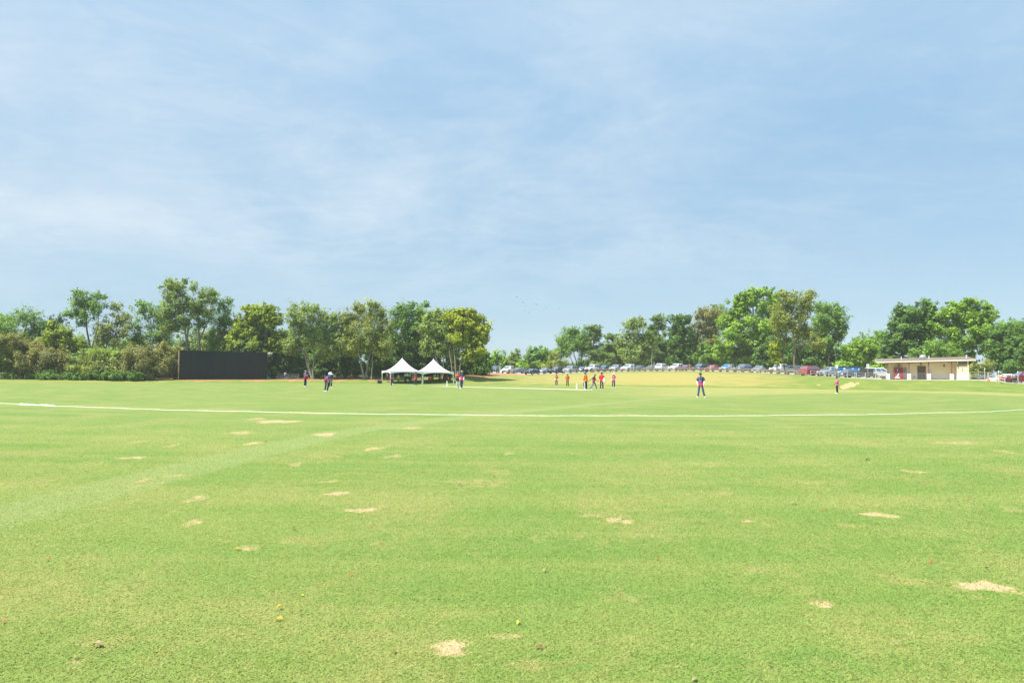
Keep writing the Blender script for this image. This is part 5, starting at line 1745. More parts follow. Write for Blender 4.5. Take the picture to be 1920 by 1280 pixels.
D_ = lambda u, k=4.5: crest(u) + k
shade_blue = mat('blue_sunshade', (0.01, 0.14, 0.50), rough=.4)
car('sedan', 'blue', 891, 163, 60, 'bright blue car in deep shade beside the litter bin', zoff=-.1)
car('sedan', 'maroon', 903, 157, 72, 'dark red sedan at the left end of the car row beside the blue car')
car('suv', 'blue_grey', 927, 160, 10, 'blue grey suv on the orange dirt left of the white car', scale=.98)
car('suv', 'white', 953, 159, 24, 'small white suv on the orange dirt in front of bright green trees', scale=.97)
car('sedan', 'grey', 973, 168, 60, 'low grey sedan half hidden behind the small white suv', scale=1.0)
car('sedan', 'black', 998, 158, 32, 'black car at the corner of the lot right of the dirt')
car('sedan', 'silver', 1021, 163, 34, 'silver grey sedan right of the black car')
car('suv', 'dark_grey', 1044, 164, 28, 'dark grey suv with a bright bonnet left of the silver minivan')
car('van', 'silver', 1070, 164, 30, 'silver minivan left of the white jeep')
car('sedan', 'blue_grey', 1092, 170, 20, 'blue grey sedan squeezed between silver minivan and white jeep')
car('jeep', 'white', 1111, 165, 40, 'white boxy jeep behind the batsman in orange')
car('suv', 'navy', 1134, 166, 24, 'navy suv behind the umpire in red')
car('suv', 'silver', 1155, 165, 26, 'silver suv behind the umpire in pink')
car('suv', 'white', 1178, 163.5, 30, 'white suv right of the umpire in pink')
car('sedan', 'blue_grey', 1199, 164, 28, 'blue grey car behind the thin pale pole right of a white suv')
car('sedan', 'grey', 1221, 162, 34, 'grey car with a sky reflecting windscreen at the middle of the row')
car('suv', 'dark_grey', 1238, 176, 20, 'dark grey suv parked behind the rear facing white car', zoff=.35)
car('suv', 'white', 1243, 160, 30, 'white suv showing its tail lights in the middle of the row', rear=True)
car('suv', 'white', 1268, 158, 32, 'white suv left of the maroon car')
car('sedan', 'maroon', 1287, 157, 28, 'maroon car in the middle of the row behind the orange tinted pole')
car('van', 'navy', 1315, 153, 30, 'navy minivan behind the fielder with white sleeves')
car('sedan', 'red', 1337, 150, 32, 'faded red sedan between navy minivan and the car with blue sunshade')
car('suv', 'silver', 1364, 147, 30, 'silver car with a bright blue sunshade in its windscreen', windscreen=shade_blue, scale=.95)
car('suv', 'grey', 1393, 144, 34, 'grey suv with a pale front right of the blue sunshade car')
car('sedan', 'silver', 1423, 143, 20, 'silver car behind the leaning trunk of the biggest tree')
car('jeep', 'white', 1460, 138, 34, 'white boxy jeep behind the vine wrapped trunk', scale=1.03)
car('suv', 'white', 1493, 133, 30, 'white suv showing its tail beside the leaning olive tree', rear=True, scale=1.02)
car('van', 'red', 1523, 125.5, 38, 'bright red minivan with its tail towards the field', rear=True)
car('suv', 'silver', 1554, 122, 36, 'silver suv right of the bright red minivan')
car('sedan', 'blue_grey', 1590, 117, 40, 'blue grey car in front of the blue sheds')
car('van', 'white', 1648, 119, 52, 'white minivan showing its tail at the left end of the building', rear=True)
car('sedan', 'navy', 1848, 108, 60, 'dark blue car low behind the fence right of the building', zoff=-.75)
car('sedan', 'white', 1885, 102, 62, 'white car at the foot of the steps near the right edge', zoff=-.35)
car('pickup', 'maroon', 1921, 97.5, 62, 'maroon pickup cut by the right picture edge', zoff=-.1)
car('sedan', 'navy', 1668, 132, 70, 'dark car glimpsed under the porch beside the white minivan')

# ------------------------------------------------------------------ people
SKIN = {'dark': mat('skin_dark', (0.115, 0.062, 0.042), rough=.55, var=.06), 'mid': mat('skin_brown', (0.27, 0.155, 0.10), rough=.55, var=.06), 'light': mat('skin_light', (0.46, 0.29, 0.21), rough=.55, var=.06)}


def cloth(name, c):
    return mat('cloth_' + name, c, rough=.85, var=.12, scale=9, spec=.15)


CL = {k: cloth(k, c) for k, c in dict(navy=(.026, .045, .115), pink=(.62, .05, .17), red=(.55, .022, .045), orange=(.72, .17, .03), orange_red=(.55, .10, .045), dark_red=(.30, .04, .025),
                                     white=(.74, .74, .73), black=(.018, .018, .022), jeans=(.045, .09, .18), pale_blue=(.40, .50, .62), tan=(.46, .41, .22), grey=(.42, .42, .42),
                                     hot_pink=(.78, .16, .33), scarlet=(.58, .03, .025), charcoal=(.05, .05, .05), royal=(.03, .09, .32), khaki=(.34, .30, .19), green_grey=(.30, .33, .27),
                                     light_navy=(.085, .15, .33), bright_red=(.54, .035, .035)).items()}
hair_m = mat('hair_black', (0.012, 0.010, 0.009), rough=.7, var=.2, scale=20)
shoe_m = mat('shoe_white', (.72, .72, .70), rough=.6, var=.05)
shoe_b = mat('shoe_black', (.02, .02, .02), rough=.6, var=.05)
face_m = mat('face_dark', (0.02, 0.012, 0.01), rough=.5)
lip_m = mat('lip', (0.22, 0.07, 0.06), rough=.5)
PENDING = []


def skin_obj(name, nodes, edges, root, mats, parent, split=None, sub=1, extra=None):
    """A continuous body or garment grown over joints. nodes: name -> (position, radius)."""
    keys = list(nodes)
    ix = {k: i for i, k in enumerate(keys)}
    me = bpy.data.meshes.new(name)
    me.from_pydata([tuple(nodes[k][0]) for k in keys], [(ix[a], ix[b_]) for a, b_ in edges], [])
    o = link(name, me, parent)
    md = o.modifiers.new('skin', 'SKIN')
    md.use_smooth_shade = True
    sv = me.skin_vertices[0].data
    for k in keys:
        r_ = nodes[k][1]
        sv[ix[k]].radius = r_ if hasattr(r_, '__len__') else (r_, r_)
        sv[ix[k]].use_root = (k == root)
    if sub:
        s_ = o.modifiers.new('sub', 'SUBSURF')
        s_.levels = s_.render_levels = sub
    PENDING.append((o, mats, split, extra))
    return o


def person(label, px, py, head_py=None, face=0, skin='mid', shirt='navy', hem=None, hem_z=1.08, sleeve='short', sleeve_c=None, trousers='navy', shoes='white', hat=None, hat_c='white',
           lean=0, armL=None, armR=None, legL=None, legR=None, seat=False, height=None, at=None, crouch=0, group=None, pads=False, twist=0, gloves=None, look=0, side_panel=None):
    """face: degrees, 0 = towards the camera, 90 = towards the viewer's right, 180 = away, -90 = left.
    arm*: (elbow, wrist) in body space (x right of the body, y forward, z up, metres for a 1.75 m figure)."""
    p = at if at is not None else hit(px, py)
    h = height or (1.75 if head_py is None else max(1.52, min(1.88, (py - head_py) * p.y / FOC)))
    t = thing('person', label, 'person', p, R(180 + face), group, h / 1.75)
    zp = .96 - crouch
    J = dict(pel=(0, 0, zp), spine=(0, 0.015, zp + .17), chest=(0, .01, zp + .37), neck=(0, 0, zp + .53), hb=(0, .03, zp + .60), head=(0, .035, zp + .69), crown=(0, .02, zp + .775),
             nose=(0, .135, zp + .655), chin=(0, .085, zp + .585), earL=(-.085, .02, zp + .66), earR=(.085, .02, zp + .66))
    J = {k: Vector(v) for k, v in J.items()}
    for s, n in ((-1, 'L'), (1, 'R')):
        J['sh' + n] = Vector((.185 * s, 0, zp + .465))
        arm = armL if s < 0 else armR
        if arm is None:
            arm = ((.245 * s, -.02, zp + .17), (.25 * s, .06, zp - .08))
        J['el' + n], J['wr' + n] = Vector(arm[0]), Vector(arm[1])
        J['hip' + n] = Vector((.095 * s, 0, zp - .04))
        leg = legL if s < 0 else legR
        if seat:
            leg = ((.12 * s, .42, zp - .02), (.13 * s, .44, .07))
        if leg is None:
            leg = ((.105 * s, .03 + crouch * .8, zp * .52), (.12 * s, -.01, .085))
        J['kn' + n], J['an' + n] = Vector(leg[0]), Vector(leg[1])
    if lean or twist:
        M = Matrix.Translation((0, 0, zp)) @ Matrix.Rotation(R(-lean), 4, 'X') @ Matrix.Rotation(R(twist), 4, 'Z') @ Matrix.Translation((0, 0, -zp))
        up = ['spine', 'chest', 'neck', 'hb', 'head', 'crown', 'nose', 'chin', 'earL', 'earR', 'shL', 'shR']
        if armL is None:
            up += ['elL', 'wrL']
        if armR is None:
            up += ['elR', 'wrR']
        for k in up:
            J[k] = M @ J[k]
        # lift the face a little when bent
        if lean > 25:
            M2 = Matrix.Translation(J['neck']) @ Matrix.Rotation(R(lean * .6), 4, 'X') @ Matrix.Translation(-J['neck'])
            for k in ('hb', 'head', 'crown', 'nose', 'chin', 'earL', 'earR'):
                J[k] = M2 @ J[k]
    if look:
        M2 = Matrix.Translation(J['neck']) @ Matrix.Rotation(R(look), 4, 'Z') @ Matrix.Translation(-J['neck'])
        for k in ('head', 'crown', 'nose', 'chin', 'earL', 'earR'):
            J[k] = M2 @ J[k]
    N = {}
    E = []
    for k, r_ in (('pel', .125), ('spine', .115), ('chest', .128), ('neck', .056), ('hb', .07), ('head', .092), ('crown', .066), ('nose', .018), ('chin', .034), ('earL', .022), ('earR', .022)):
        N[k] = (J[k], r_)
    E += [('pel', 'spine'), ('spine', 'chest'), ('chest', 'neck'), ('neck', 'hb'), ('hb', 'head'), ('head', 'crown'), ('head', 'nose'), ('hb', 'chin'), ('head', 'earL'), ('head', 'earR')]
    for n in 'LR':
        for k, r_ in (('sh', .062), ('el', .042), ('wr', .028), ('hip', .088), ('kn', .058), ('an', .042)):
            N[k + n] = (J[k + n], r_)
        fo = Vector((0, .14, 0)) if not seat else Vector((0, .15, 0))
        tx = .03 * (-1 if n == 'L' else 1)
        N['toe' + n] = (Vector((J['an' + n].x + tx, J['an' + n].y + .15, .035)), .034)
        E += [('chest', 'sh' + n), ('sh' + n, 'el' + n), ('el' + n, 'wr' + n), ('pel', 'hip' + n), ('hip' + n, 'kn' + n), ('kn' + n, 'an' + n), ('an' + n, 'toe' + n)]
        d = (J['wr' + n] - J['el' + n]).normalized()
        a, b_ = frame_of(d)
        s = -1 if n == 'L' else 1
        side = a if abs(a.y) > abs(b_.y) else b_
        oth = d.cross(side)
        palm = J['wr' + n] + d * .075
        N['palm' + n] = (palm, (.034, .022))
        E.append(('wr' + n, 'palm' + n))
        for k, (o_, L_) in enumerate(((-.032, .060), (-.011, .072), (.011, .068), (.032, .052))):
            q1 = palm + side * o_ + d * .030
            q2 = q1 + d * L_ * .6 + oth * .010
            q3 = q2 + d * L_ * .45 + oth * .024
            N[f'f{k}a{n}'], N[f'f{k}b{n}'], N[f'f{k}c{n}'] = (q1, .0095), (q2, .0085), (q3, .007)
            E += [('palm' + n, f'f{k}a{n}'), (f'f{k}a{n}', f'f{k}b{n}'), (f'f{k}b{n}', f'f{k}c{n}')]
        t1 = J['wr' + n] + d * .04 + side * .036
        t2 = t1 + d * .035 + side * .022 + oth * .012
        N['t1' + n], N['t2' + n] = (t1, .011), (t2, .008)
        E += [('palm' + n, 't1' + n), ('t1' + n, 't2' + n)]
    hd = (J['nose'] - J['head'])
    hd.z = 0
    hd.normalize()
    hs = Vector((-hd.y, hd.x, 0))
    ex = MB()
    for s in (-1, 1):
        ex.ball(J['head'] + hd * .083 + hs * (.034 * s) + Vector((0, 0, -.012)), .012, 6, 4)
    ex.mi = 1
    ex.ball(J['chin'] + hd * .022 + Vector((0, 0, .022)), (.024, .024, .007), 6, 4)
    skin_obj('body', N, E, 'pel', [SKIN[skin], face_m, lip_m], t, extra=ex)
    # shirt: a loose tube of cloth hanging from the shoulders, with its sleeves
    A0, axd = J['pel'], (J['neck'] - J['pel']).normalized()
    L_ = (J['neck'] - J['pel']).length / .53
    side = (J['shR'] - J['shL'])
    side = (side - axd * side.dot(axd)).normalized()
    frt = axd.cross(side)
    if frt.y < 0 and not twist:
        frt = -frt
    m = MB()
    prof = [(-.115, .188, .150), (-.10, .198, .158), (-.02, .194, .152), (.06, .182, .140), (.16, .176, .132), (.27, .194, .140), (.36, .206, .142), (.43, .200, .120), (.475, .160, .100), (.515, .085, .078), (.54, .066, .066), (.535, .056, .056)]
    NS_ = 16
    rg = []
    for k, (z, a_, c_) in enumerate(prof):
        wob = .006 * math.sin(k * 2.1 + px)
        rg.append([A0 + axd * (z * L_) + side * ((a_ + wob) * math.cos(q_)) + frt * ((c_ + wob) * math.sin(q_)) for q_ in [2 * math.pi * i / NS_ for i in range(NS_)]])
    m.rings(rg)
    ml = [CL[shirt]]
    if hem:
        ml.append(CL[hem])
        for r_i in range(len(prof) - 1):
            if prof[r_i][0] < hem_z - .96 - .03:
                for k in range(NS_):
                    m.m[r_i * NS_ + k] = 1
        m.m[-2] = 1
    elif side_panel:
        ml.append(CL[side_panel])
        for r_i in range(8):
            for k in (15, 0, 1):
                m.m[r_i * NS_ + k] = 1
    for n in 'LR':
        a = J['sh' + n]
        s_in = a + (J['sh' + ('R' if n == 'L' else 'L')] - a) * .18
        e = J['el' + n]
        if sleeve == 'long' and not sleeve_c:
            w_ = e.lerp(J['wr' + n], .9)
            m.tube([s_in, a.lerp(s_in, .3), a.lerp(e, .25), a.lerp(e, .7), e, e.lerp(w_, .5), w_], [.066, .074, .072, .066, .060, .052, .046], 10)
        else:
            end = a.lerp(e, .74)
            m.tube([s_in, a.lerp(s_in, .3), a.lerp(end, .35), a.lerp(end, .8), end], [.066, .074, .074, .072, .073], 10)
    m.build('shirt', ml, t, smooth=True)
    if sleeve_c:
        for n in 'LR':
            a, c = J['sh' + n].lerp(J['el' + n], .55), J['wr' + n]
            MB().tube([a, J['el' + n].lerp(a, .3), J['el' + n], J['el' + n].lerp(c, .35), c], [.060, .058, .053, .050, .040], 9).build('sleeve', CL[sleeve_c], t, smooth=True)
    g = {'pel': (J['pel'], .112)}
    ge = []
    for n in 'LR':
        g['hip' + n] = (J['hip' + n], .090)
        g['kn' + n] = (J['kn' + n], .078)
        g['an' + n] = (J['an' + n] + Vector((0, 0, -.035)), .070)
        ge += [('pel', 'hip' + n), ('hip' + n, 'kn' + n), ('kn' + n, 'an' + n)]
    skin_obj('trousers', g, ge, 'pel', [CL[trousers]], t)
    for n in 'LR':
        a = J['an' + n]
        s = -1 if n == 'L' else 1
        m = MB()
        rg = []
        for y_, wv, hv in ((-.085, .026, .05), (-.06, .042, .085), (.0, .046, .095), (.08, .050, .075), (.16, .050, .055), (.205, .030, .035)):
            cxx = a.x + s * .03 * max(0, y_) / .15
            rg.append([Vector((cxx + wv * math.cos(q_), a.y + y_, max(.0, hv * .5 + hv * .5 * math.sin(q_)))) for q_ in [2 * math.pi * i / 8 for i in range(8)]])
        m.rings(rg).build('shoe', shoe_m if shoes == 'white' else shoe_b, t, smooth=True)
    hc = J['head']
    updir = (J['crown'] - J['hb']).normalized()
    q4 = Matrix.Translation(hc) @ updir.to_track_quat('Z', 'Y').to_matrix().to_4x4()
    MB_h = MB().ball((0, -.030, .030), (.099, .094, .094), 12, 6, z0=-.35)
    hairo = MB_h
    hairo.v = [tuple(q4 @ Vector(x)) for x in hairo.v]
    hairo.build('hair', hair_m, t, smooth=True)
    if hat:
        m = MB()
        if hat == 'cap':
            m.ball((0, -.008, .045), (.112, .122, .10), 12, 6, z0=-.05)
            m.rings([[Vector((.085 * math.cos(q_), .06 + e_ * math.sin(q_), .048 + .006 * k)) for q_ in [math.pi * i / 8 for i in range(9)]] for k, e_ in ((0, .135), (1, .130))])
        elif hat == 'helmet':
            m.ball((0, -.005, .03), (.125, .140, .125), 12, 7, z0=-.35)
            m.rings([[Vector((.09 * math.cos(q_), .08 + e_ * math.sin(q_), .03 + .008 * k)) for q_ in [math.pi * i / 8 for i in range(9)]] for k, e_ in ((0, .12), (1, .115))])
        else:
            m.lathe([(.205, .030), (.205, .040), (.118, .055), (.114, .12), (.09, .155), (.03, .165)], 16)
        m.v = [tuple(q4 @ Matrix.Rotation(math.atan2(-hd.x, hd.y), 4, 'Z') @ Vector(x)) for x in m.v]
        ho = m.build(hat, CL[hat_c], t, smooth=True)
        if hat == 'helmet':
            gm_ = MB()
            for z in (-.02, -.055, -.09):
                gm_.tube([q4 @ Vector((.11 * math.cos(R(20 + 14 * i)), .03 + .13 * math.sin(R(20 + 14 * i)), z)) for i in range(11)], .005, 5, cap=False)
            gm_.build('face_guard', grey_metal, ho)
    if pads:
        for n in 'LR':
            k_, a = J['kn' + n], J['an' + n]
            mid_ = k_.lerp(a, .5)
            MB().rings([[c + Vector((wv * math.cos(q_), .055 + .05 * math.sin(q_), 0)) for q_ in [2 * math.pi * i / 10 for i in range(10)]] for c, wv in ((k_ + Vector((0, 0, .16)), .075), (k_, .10), (mid_, .09), (a + Vector((0, 0, .02)), .085))]).build('batting_pad', CL['white'], t, smooth=True)
    if gloves:
        for n in 'LR':
            d = (J['wr' + n] - J['el' + n]).normalized()
            MB().tube([J['wr' + n] - d * .04, J['wr' + n], J['wr' + n] + d * .09, J['wr' + n] + d * .15], [.045, .055, .06, .045], 8).build('glove', CL[gloves], t, smooth=True)
    return t, J


GP = 'players and umpires on the field'
Z = .96
person('person in navy and crimson kit with pale cap raising one hand to the chest', 572, 724.5, 695, face=70, skin='light', shirt='light_navy', hem='red', hem_z=1.22, trousers='navy', hat='cap', hat_c='green_grey',
       armR=((.24, .12, 1.14), (.12, .34, 1.28)), armL=((-.24, .10, 1.10), (-.16, .30, .95)), group=GP)
person('person in navy and pink kit bending forward with hands on knees, white sun hat', 611.5, 733.5, height=1.80, face=55, skin='light', shirt='light_navy', hem='pink', hem_z=1.27, trousers='navy', hat='sun_hat', hat_c='white', lean=50,
       armL=((-.22, .42, .92), (-.17, .34, .66)), armR=((.22, .42, .92), (.17, .34, .66)), legL=((-.16, .08, .49), (-.22, -.14, .085)), legR=((.16, .14, .49), (.24, .10, .085)), group=GP)
person('person in navy kit standing right behind the bending fielder', 619.5, 726, 697.5, face=20, skin='mid', shirt='navy', hem='pink', hem_z=1.08, trousers='navy', hat='cap', hat_c='navy', group=GP)
person('person in navy shirt with crimson waist at the left front leg of the tents', 733.3, 723, 699.5, face=120, skin='mid', shirt='navy', hem='red', hem_z=1.2, trousers='navy', hat='cap', hat_c='navy', lean=10,
       armR=((.2, .2, 1.12), (.1, .36, 1.0)), group=GP)
person('person in navy and crimson kit with folded arms in front of the middle tent leg', 779.3, 723, 697.7, face=160, skin='mid', shirt='navy', hem='red', hem_z=1.17, trousers='navy', hat='cap', hat_c='navy',
       armL=((-.26, .05, 1.14), (.06, .20, 1.18)), armR=((.26, .05, 1.14), (-.06, .22, 1.14)), group=GP)
person('person in orange and navy batting kit with grey blue helmet beside the tents', 857.8, 726, 696, face=30, skin='mid', shirt='orange', hem='navy', hem_z=1.26, trousers='navy', hat='helmet', hat_c='light_navy', pads=True,
       armL=((-.24, .10, 1.12), (-.02, .26, 1.06)), armR=((.24, .10, 1.12), (.02, .28, 1.02)), gloves='orange_red', group=GP)
person('person in navy and pink kit with khaki sun hat beside the orange helmeted batsman', 866, 728.3, 695, face=-35, skin='light', shirt='navy', hem='pink', hem_z=1.18, trousers='navy', hat='sun_hat', hat_c='khaki', sleeve_c='white',
       legL=((-.12, .10, .50), (-.10, .16, .085)), legR=((.12, .02, .50), (.16, -.12, .085)), group=GP)
person('person in orange shirt with white lower arms and navy trousers on the far field', 1043.3, 723.2, 701, face=5, skin='mid', shirt='orange_red', trousers='navy', hat='cap', hat_c='charcoal', sleeve_c='white',
       armL=((-.26, .02, 1.12), (-.10, .16, .94)), armR=((.26, .02, 1.12), (.10, .16, .94)), shoes='white', group=GP)
person('person in orange red shirt and black trousers with hands behind the back on far field', 1064, 723.8, 701, face=8, skin='dark', shirt='orange_red', trousers='black', shoes='black',
       armL=((-.28, -.06, 1.14), (-.12, -.16, .98)), armR=((.28, -.06, 1.14), (.12, -.16, .98)), group=GP)
tB, JB = person('person batting in orange and navy kit with blue helmet and white pads', 1099, 730.2, 697, face=-125, skin='dark', shirt='orange', side_panel='navy', trousers='navy', hat='helmet', hat_c='royal', pads=True, sleeve='long', lean=6,
                armL=((-.22, .12, 1.14), (-.10, .26, .90)), armR=((.22, .14, 1.12), (.02, .28, .90)), gloves='white', group=GP)
bt = thing('cricket_bat', 'dark faced cricket bat held by the batsman in orange', 'bat')
bt.matrix_world = tB.matrix_basis @ Matrix.Translation((-.05, .30, .87)) @ Matrix.Rotation(R(-14), 4, 'X')
MB().box((0, .04, -.50), (.11, .045, .56)).build('blade', mat('bat_navy', (.02, .035, .08), rough=.5), bt, bevel=.012)
MB().tube([(0, .04, -.24), (0, .04, .10)], .018, 8).build('handle', CL['black'], bt)
person('person in navy kit with pink side walking right with arms swinging after bowling', 1113.2, 730.3, 701.5, face=70, skin='dark', shirt='navy', side_panel='pink', trousers='light_navy', lean=8,
       armL=((-.25, .16, 1.10), (-.24, .38, 1.02)), armR=((.26, -.22, 1.16), (.30, -.46, .98)), legL=((-.10, .20, .52), (-.12, .34, .09)), legR=((.10, -.08, .52), (.12, -.40, .11)), group=GP)
tU, JU = person('person umpiring in bright red shirt and dark trousers with a white hat held low', 1128.2, 730.4, 696.5, face=165, skin='dark', shirt='bright_red', trousers='charcoal', hat='cap', hat_c='navy',
                armL=((-.24, -.06, 1.15), (-.13, .12, 1.02)), armR=((.26, -.06, 1.15), (.20, -.10, .92)), group=GP)
wj = thing('white_jumper', 'white jumper hanging at the hip of the umpire in red', 'jumper')
wj.matrix_world = tU.matrix_basis @ Matrix.Translation((.25, -.13, .96))
MB().rings([[Vector((.11 * s_ * math.cos(q_), .05 * s_ * math.sin(q_), z)) for q_ in [2 * math.pi * i / 12 for i in range(12)]] for z, s_ in ((-.22, .8), (-.15, 1.1), (0, 1.25), (.16, .9), (.24, .5))]).build('jumper_body', CL['white'], wj, smooth=True)
MB().tube([(.08, .02, .18), (.11, .04, .0), (.06, .05, -.28)], [.035, .035, .03], 8).build('jumper_sleeve', CL['white'], wj, smooth=True)
person('person umpiring in pink shirt with white wide hat and white sleeve', 1150.4, 726.5, 700, face=20, skin='mid', shirt='hot_pink', trousers='navy', hat='sun_hat', hat_c='white', sleeve_c='white',
       armL=((-.25, .06, 1.13), (-.06, .20, 1.05)), legL=((-.13, .02, .5), (-.15, 0, .085)), legR=((.14, .05, .5), (.2, .06, .085)), group=GP)
person('person fielding nearest the camera in navy jersey with pink waist and white sleeves', 1314, 744.7, 699.6, face=-25, skin='light', shirt='navy', hem='pink', hem_z=1.14, trousers='jeans', hat='cap', hat_c='navy', sleeve_c='white', look=-25,
       armL=((-.27, .03, 1.14), (-.22, .10, .88)), armR=((.27, .0, 1.14), (.19, .10, .88)), legL=((-.16, .02, .50), (-.27, -.04, .085)), legR=((.13, .05, .50), (.19, .10, .085)), group=GP)
person('person in pink shirt and black trousers standing sideways before the sandy bank patch', 1570, 737.2, 706.3, face=-100, skin='mid', shirt='hot_pink', trousers='black', hat='cap', hat_c='navy',
       armL=((-.22, .08, 1.14), (-.12, .24, 1.08)), armR=((.22, .06, 1.12), (.10, .20, 1.0)), group=GP)
for o_ in [x for x in COL.objects if x.name.startswith('person') and 'nearest the camera' in x.get('label', '')]:
    MB().box((0.0, .168, 1.20), (.15, .012, .035)).build('chest_lettering', CL['white'], o_)
    MB().box((.085, .150, 1.325), (.04, .012, .045)).build('chest_badge', CL['white'], o_)
    MB().box((-.085, .150, 1.325), (.03, .012, .035)).build('chest_badge', CL['pale_blue'], o_)
# under the tents
GT = 'people under the white tents'
person('person standing in pale blue shirt under the left tent', 0, 0, face=60, skin='light', shirt='pale_blue', trousers='jeans', at=in_tent(1.0, 2.0), height=1.66, lean=8, group=GT, hat='cap', hat_c='grey')
person('person standing in tan shirt and dark trousers under the left tent', 0, 0, face=20, skin='light', shirt='tan', trousers='navy', at=in_tent(2.05, 2.0), height=1.72, hat='cap', hat_c='grey', group=GT)
blk_chair = mat('chair_black', (.02, .02, .023), rough=.6)
CHAIR = None


def chair(p, face, label):
    global CHAIR
    if CHAIR is None:
        t = CHAIR = thing('folding_chair', label, 'chair')
        MB().box((0, 0, .44), (.46, .44, .03)).build('seat', blk_chair, t, bevel=.008)
        MB().box((0, -.23, .70), (.46, .03, .34), mat4=Matrix.Rotation(R(8), 4, 'X')).build('backrest', blk_chair, t, bevel=.008)
        for sx in (-.21, .21):
            MB().bar((sx, .18, 0), (sx, -.20, .55), .025, .025).build('leg', grey_metal, t)
            MB().bar((sx, -.24, 0), (sx, .16, .43), .025, .025).build('leg', grey_metal, t)
    else:
        t = copy_tree(CHAIR)
    t.location = p
    t.rotation_euler = (0, 0, R(180 + face))
    return tag(t, label, 'chair', 'folding chairs under the white tents')


seats = [(3.3, 1.6, 10, 'navy', 'black', 'under the left tent nearest the tan shirted person'), (4.35, 2.0, 30, 'charcoal', 'black', 'hunched at the right side of the left tent'),
         (6.9, 2.6, -10, 'dark_red', 'navy', 'just right of the shared middle tent leg'), (8.1, 2.0, 15, 'orange', 'navy', 'second from the middle leg under the right tent'),
         (8.75, 2.3, 0, 'orange_red', 'black', 'taller and upright in the middle of the right tent'), (10.25, 2.2, -15, 'orange', 'black', 'leaning beside the far stumps under the right tent'),
         (11.15, 2.2, 5, 'dark_red', 'navy', 'third from the right tent leg'), (11.75, 2.5, 12, 'orange_red', 'navy', 'second from the right tent leg'), (12.3, 2.3, -5, 'dark_red', 'black', 'closest to the right tent leg')]
for k, (x, y, fc, sc, tc_, where) in enumerate(seats):
    q_ = in_tent(x, y)
    chair(q_, fc, 'black folding chair ' + where.replace('hunched', 'with hunched sitter').replace('taller and upright', 'with upright sitter').replace('leaning', 'with leaning sitter'))
    person('person sitting in ' + {'navy': 'navy', 'charcoal': 'charcoal', 'dark_red': 'dark red', 'orange': 'orange', 'orange_red': 'orange red'}[sc] + ' top ' + where, 0, 0, face=fc, skin='dark', shirt=sc, trousers=tc_, at=q_, height=1.74, seat=True, crouch=.46,
           lean=[5, 24, 4, 12, 0, 18, 6, 8, 3][k], armL=((-.22, .12, .74), (-.14, .36, .58)), armR=((.22, .12, .74), (.14, .36, .58)), shoes='black' if k % 2 else 'white', group=GT)
person('person standing in black clothes at the back of the right tent', 0, 0, face=150, skin='dark', shirt='dark_red', trousers='black', at=in_tent(10.75, 4.0), height=1.76, group=GT)
# on the bleacher
pb_ = spot(534.5, 137.35)
person('person in white shirt sitting on the grey bleacher', 0, 0, face=25, skin='dark', shirt='white', trousers='navy', at=pb_ + Vector((0, .2, .23)), height=1.70, seat=True, crouch=.42, lean=14,
       armL=((-.22, .14, .78), (-.12, .36, .62)), armR=((.22, .14, .78), (.12, .36, .62)))
# right edge
person('person in grey shirt and dark trousers leaning forward near the maroon pickup', 0, 0, face=-75, skin='light', shirt='grey', trousers='charcoal', at=spot(1902, 93.6), height=1.55, lean=28,
       armL=((-.2, .34, 1.0), (-.14, .56, .90)), armR=((.2, .34, 1.0), (.14, .56, .88)))

dg = bpy.context.evaluated_depsgraph_get()
dg.update()
done = []
for o, mats_, split, extra in PENDING:
    me = bpy.data.meshes.new_from_object(o.evaluated_get(dg))
    done.append((o, me, mats_, split, extra))
for o, me, mats_, split, extra in done:
    o.modifiers.clear()
    old = o.data
    if extra is not None:
        k0 = len(me.vertices)
        bm = bmesh.new()
        bm.from_mesh(me)
        vs = [bm.verts.new(v) for v in extra.v]
        for f_, mi in zip(extra.f, extra.m):
            nf = bm.faces.new([vs[i] for i in f_])
            nf.material_index = mi + 1
        bm.to_mesh(me)
        bm.free()
    o.data = me
    me.materials.clear()
    for x in mats_:
        me.materials.append(x)
    if split is not None:
        for p_ in me.polygons:
            p_.material_index = split(p_.center, p_)
    me.polygons.foreach_set('use_smooth', [True] * len(me.polygons))
    bpy.data.meshes.remove(old)

# ------------------------------------------------------------------ fallen leaves, birds
leafc = {'yellow': mat('leaf_litter_yellow', (.50, .30, .02), rough=.6, var=.15, scale=30), 'brown': mat('leaf_litter_brown', (.20, .09, .04), rough=.7, var=.25, scale=30),
         'cream': mat('leaf_litter_cream', (.30, .23, .12), rough=.7, var=.12, scale=30), 'rust': mat('leaf_litter_rust', (.34, .10, .04), rough=.7, var=.2, scale=30),
         'lime': mat('leaf_litter_lime', (.42, .46, .05), rough=.6, var=.1, scale=30), 'dark': mat('leaf_litter_dark', (.06, .04, .025), rough=.8, var=.2, scale=30), 'straw': mat('leaf_litter_straw', (.27, .21, .10), rough=.7, var=.2, scale=30)}


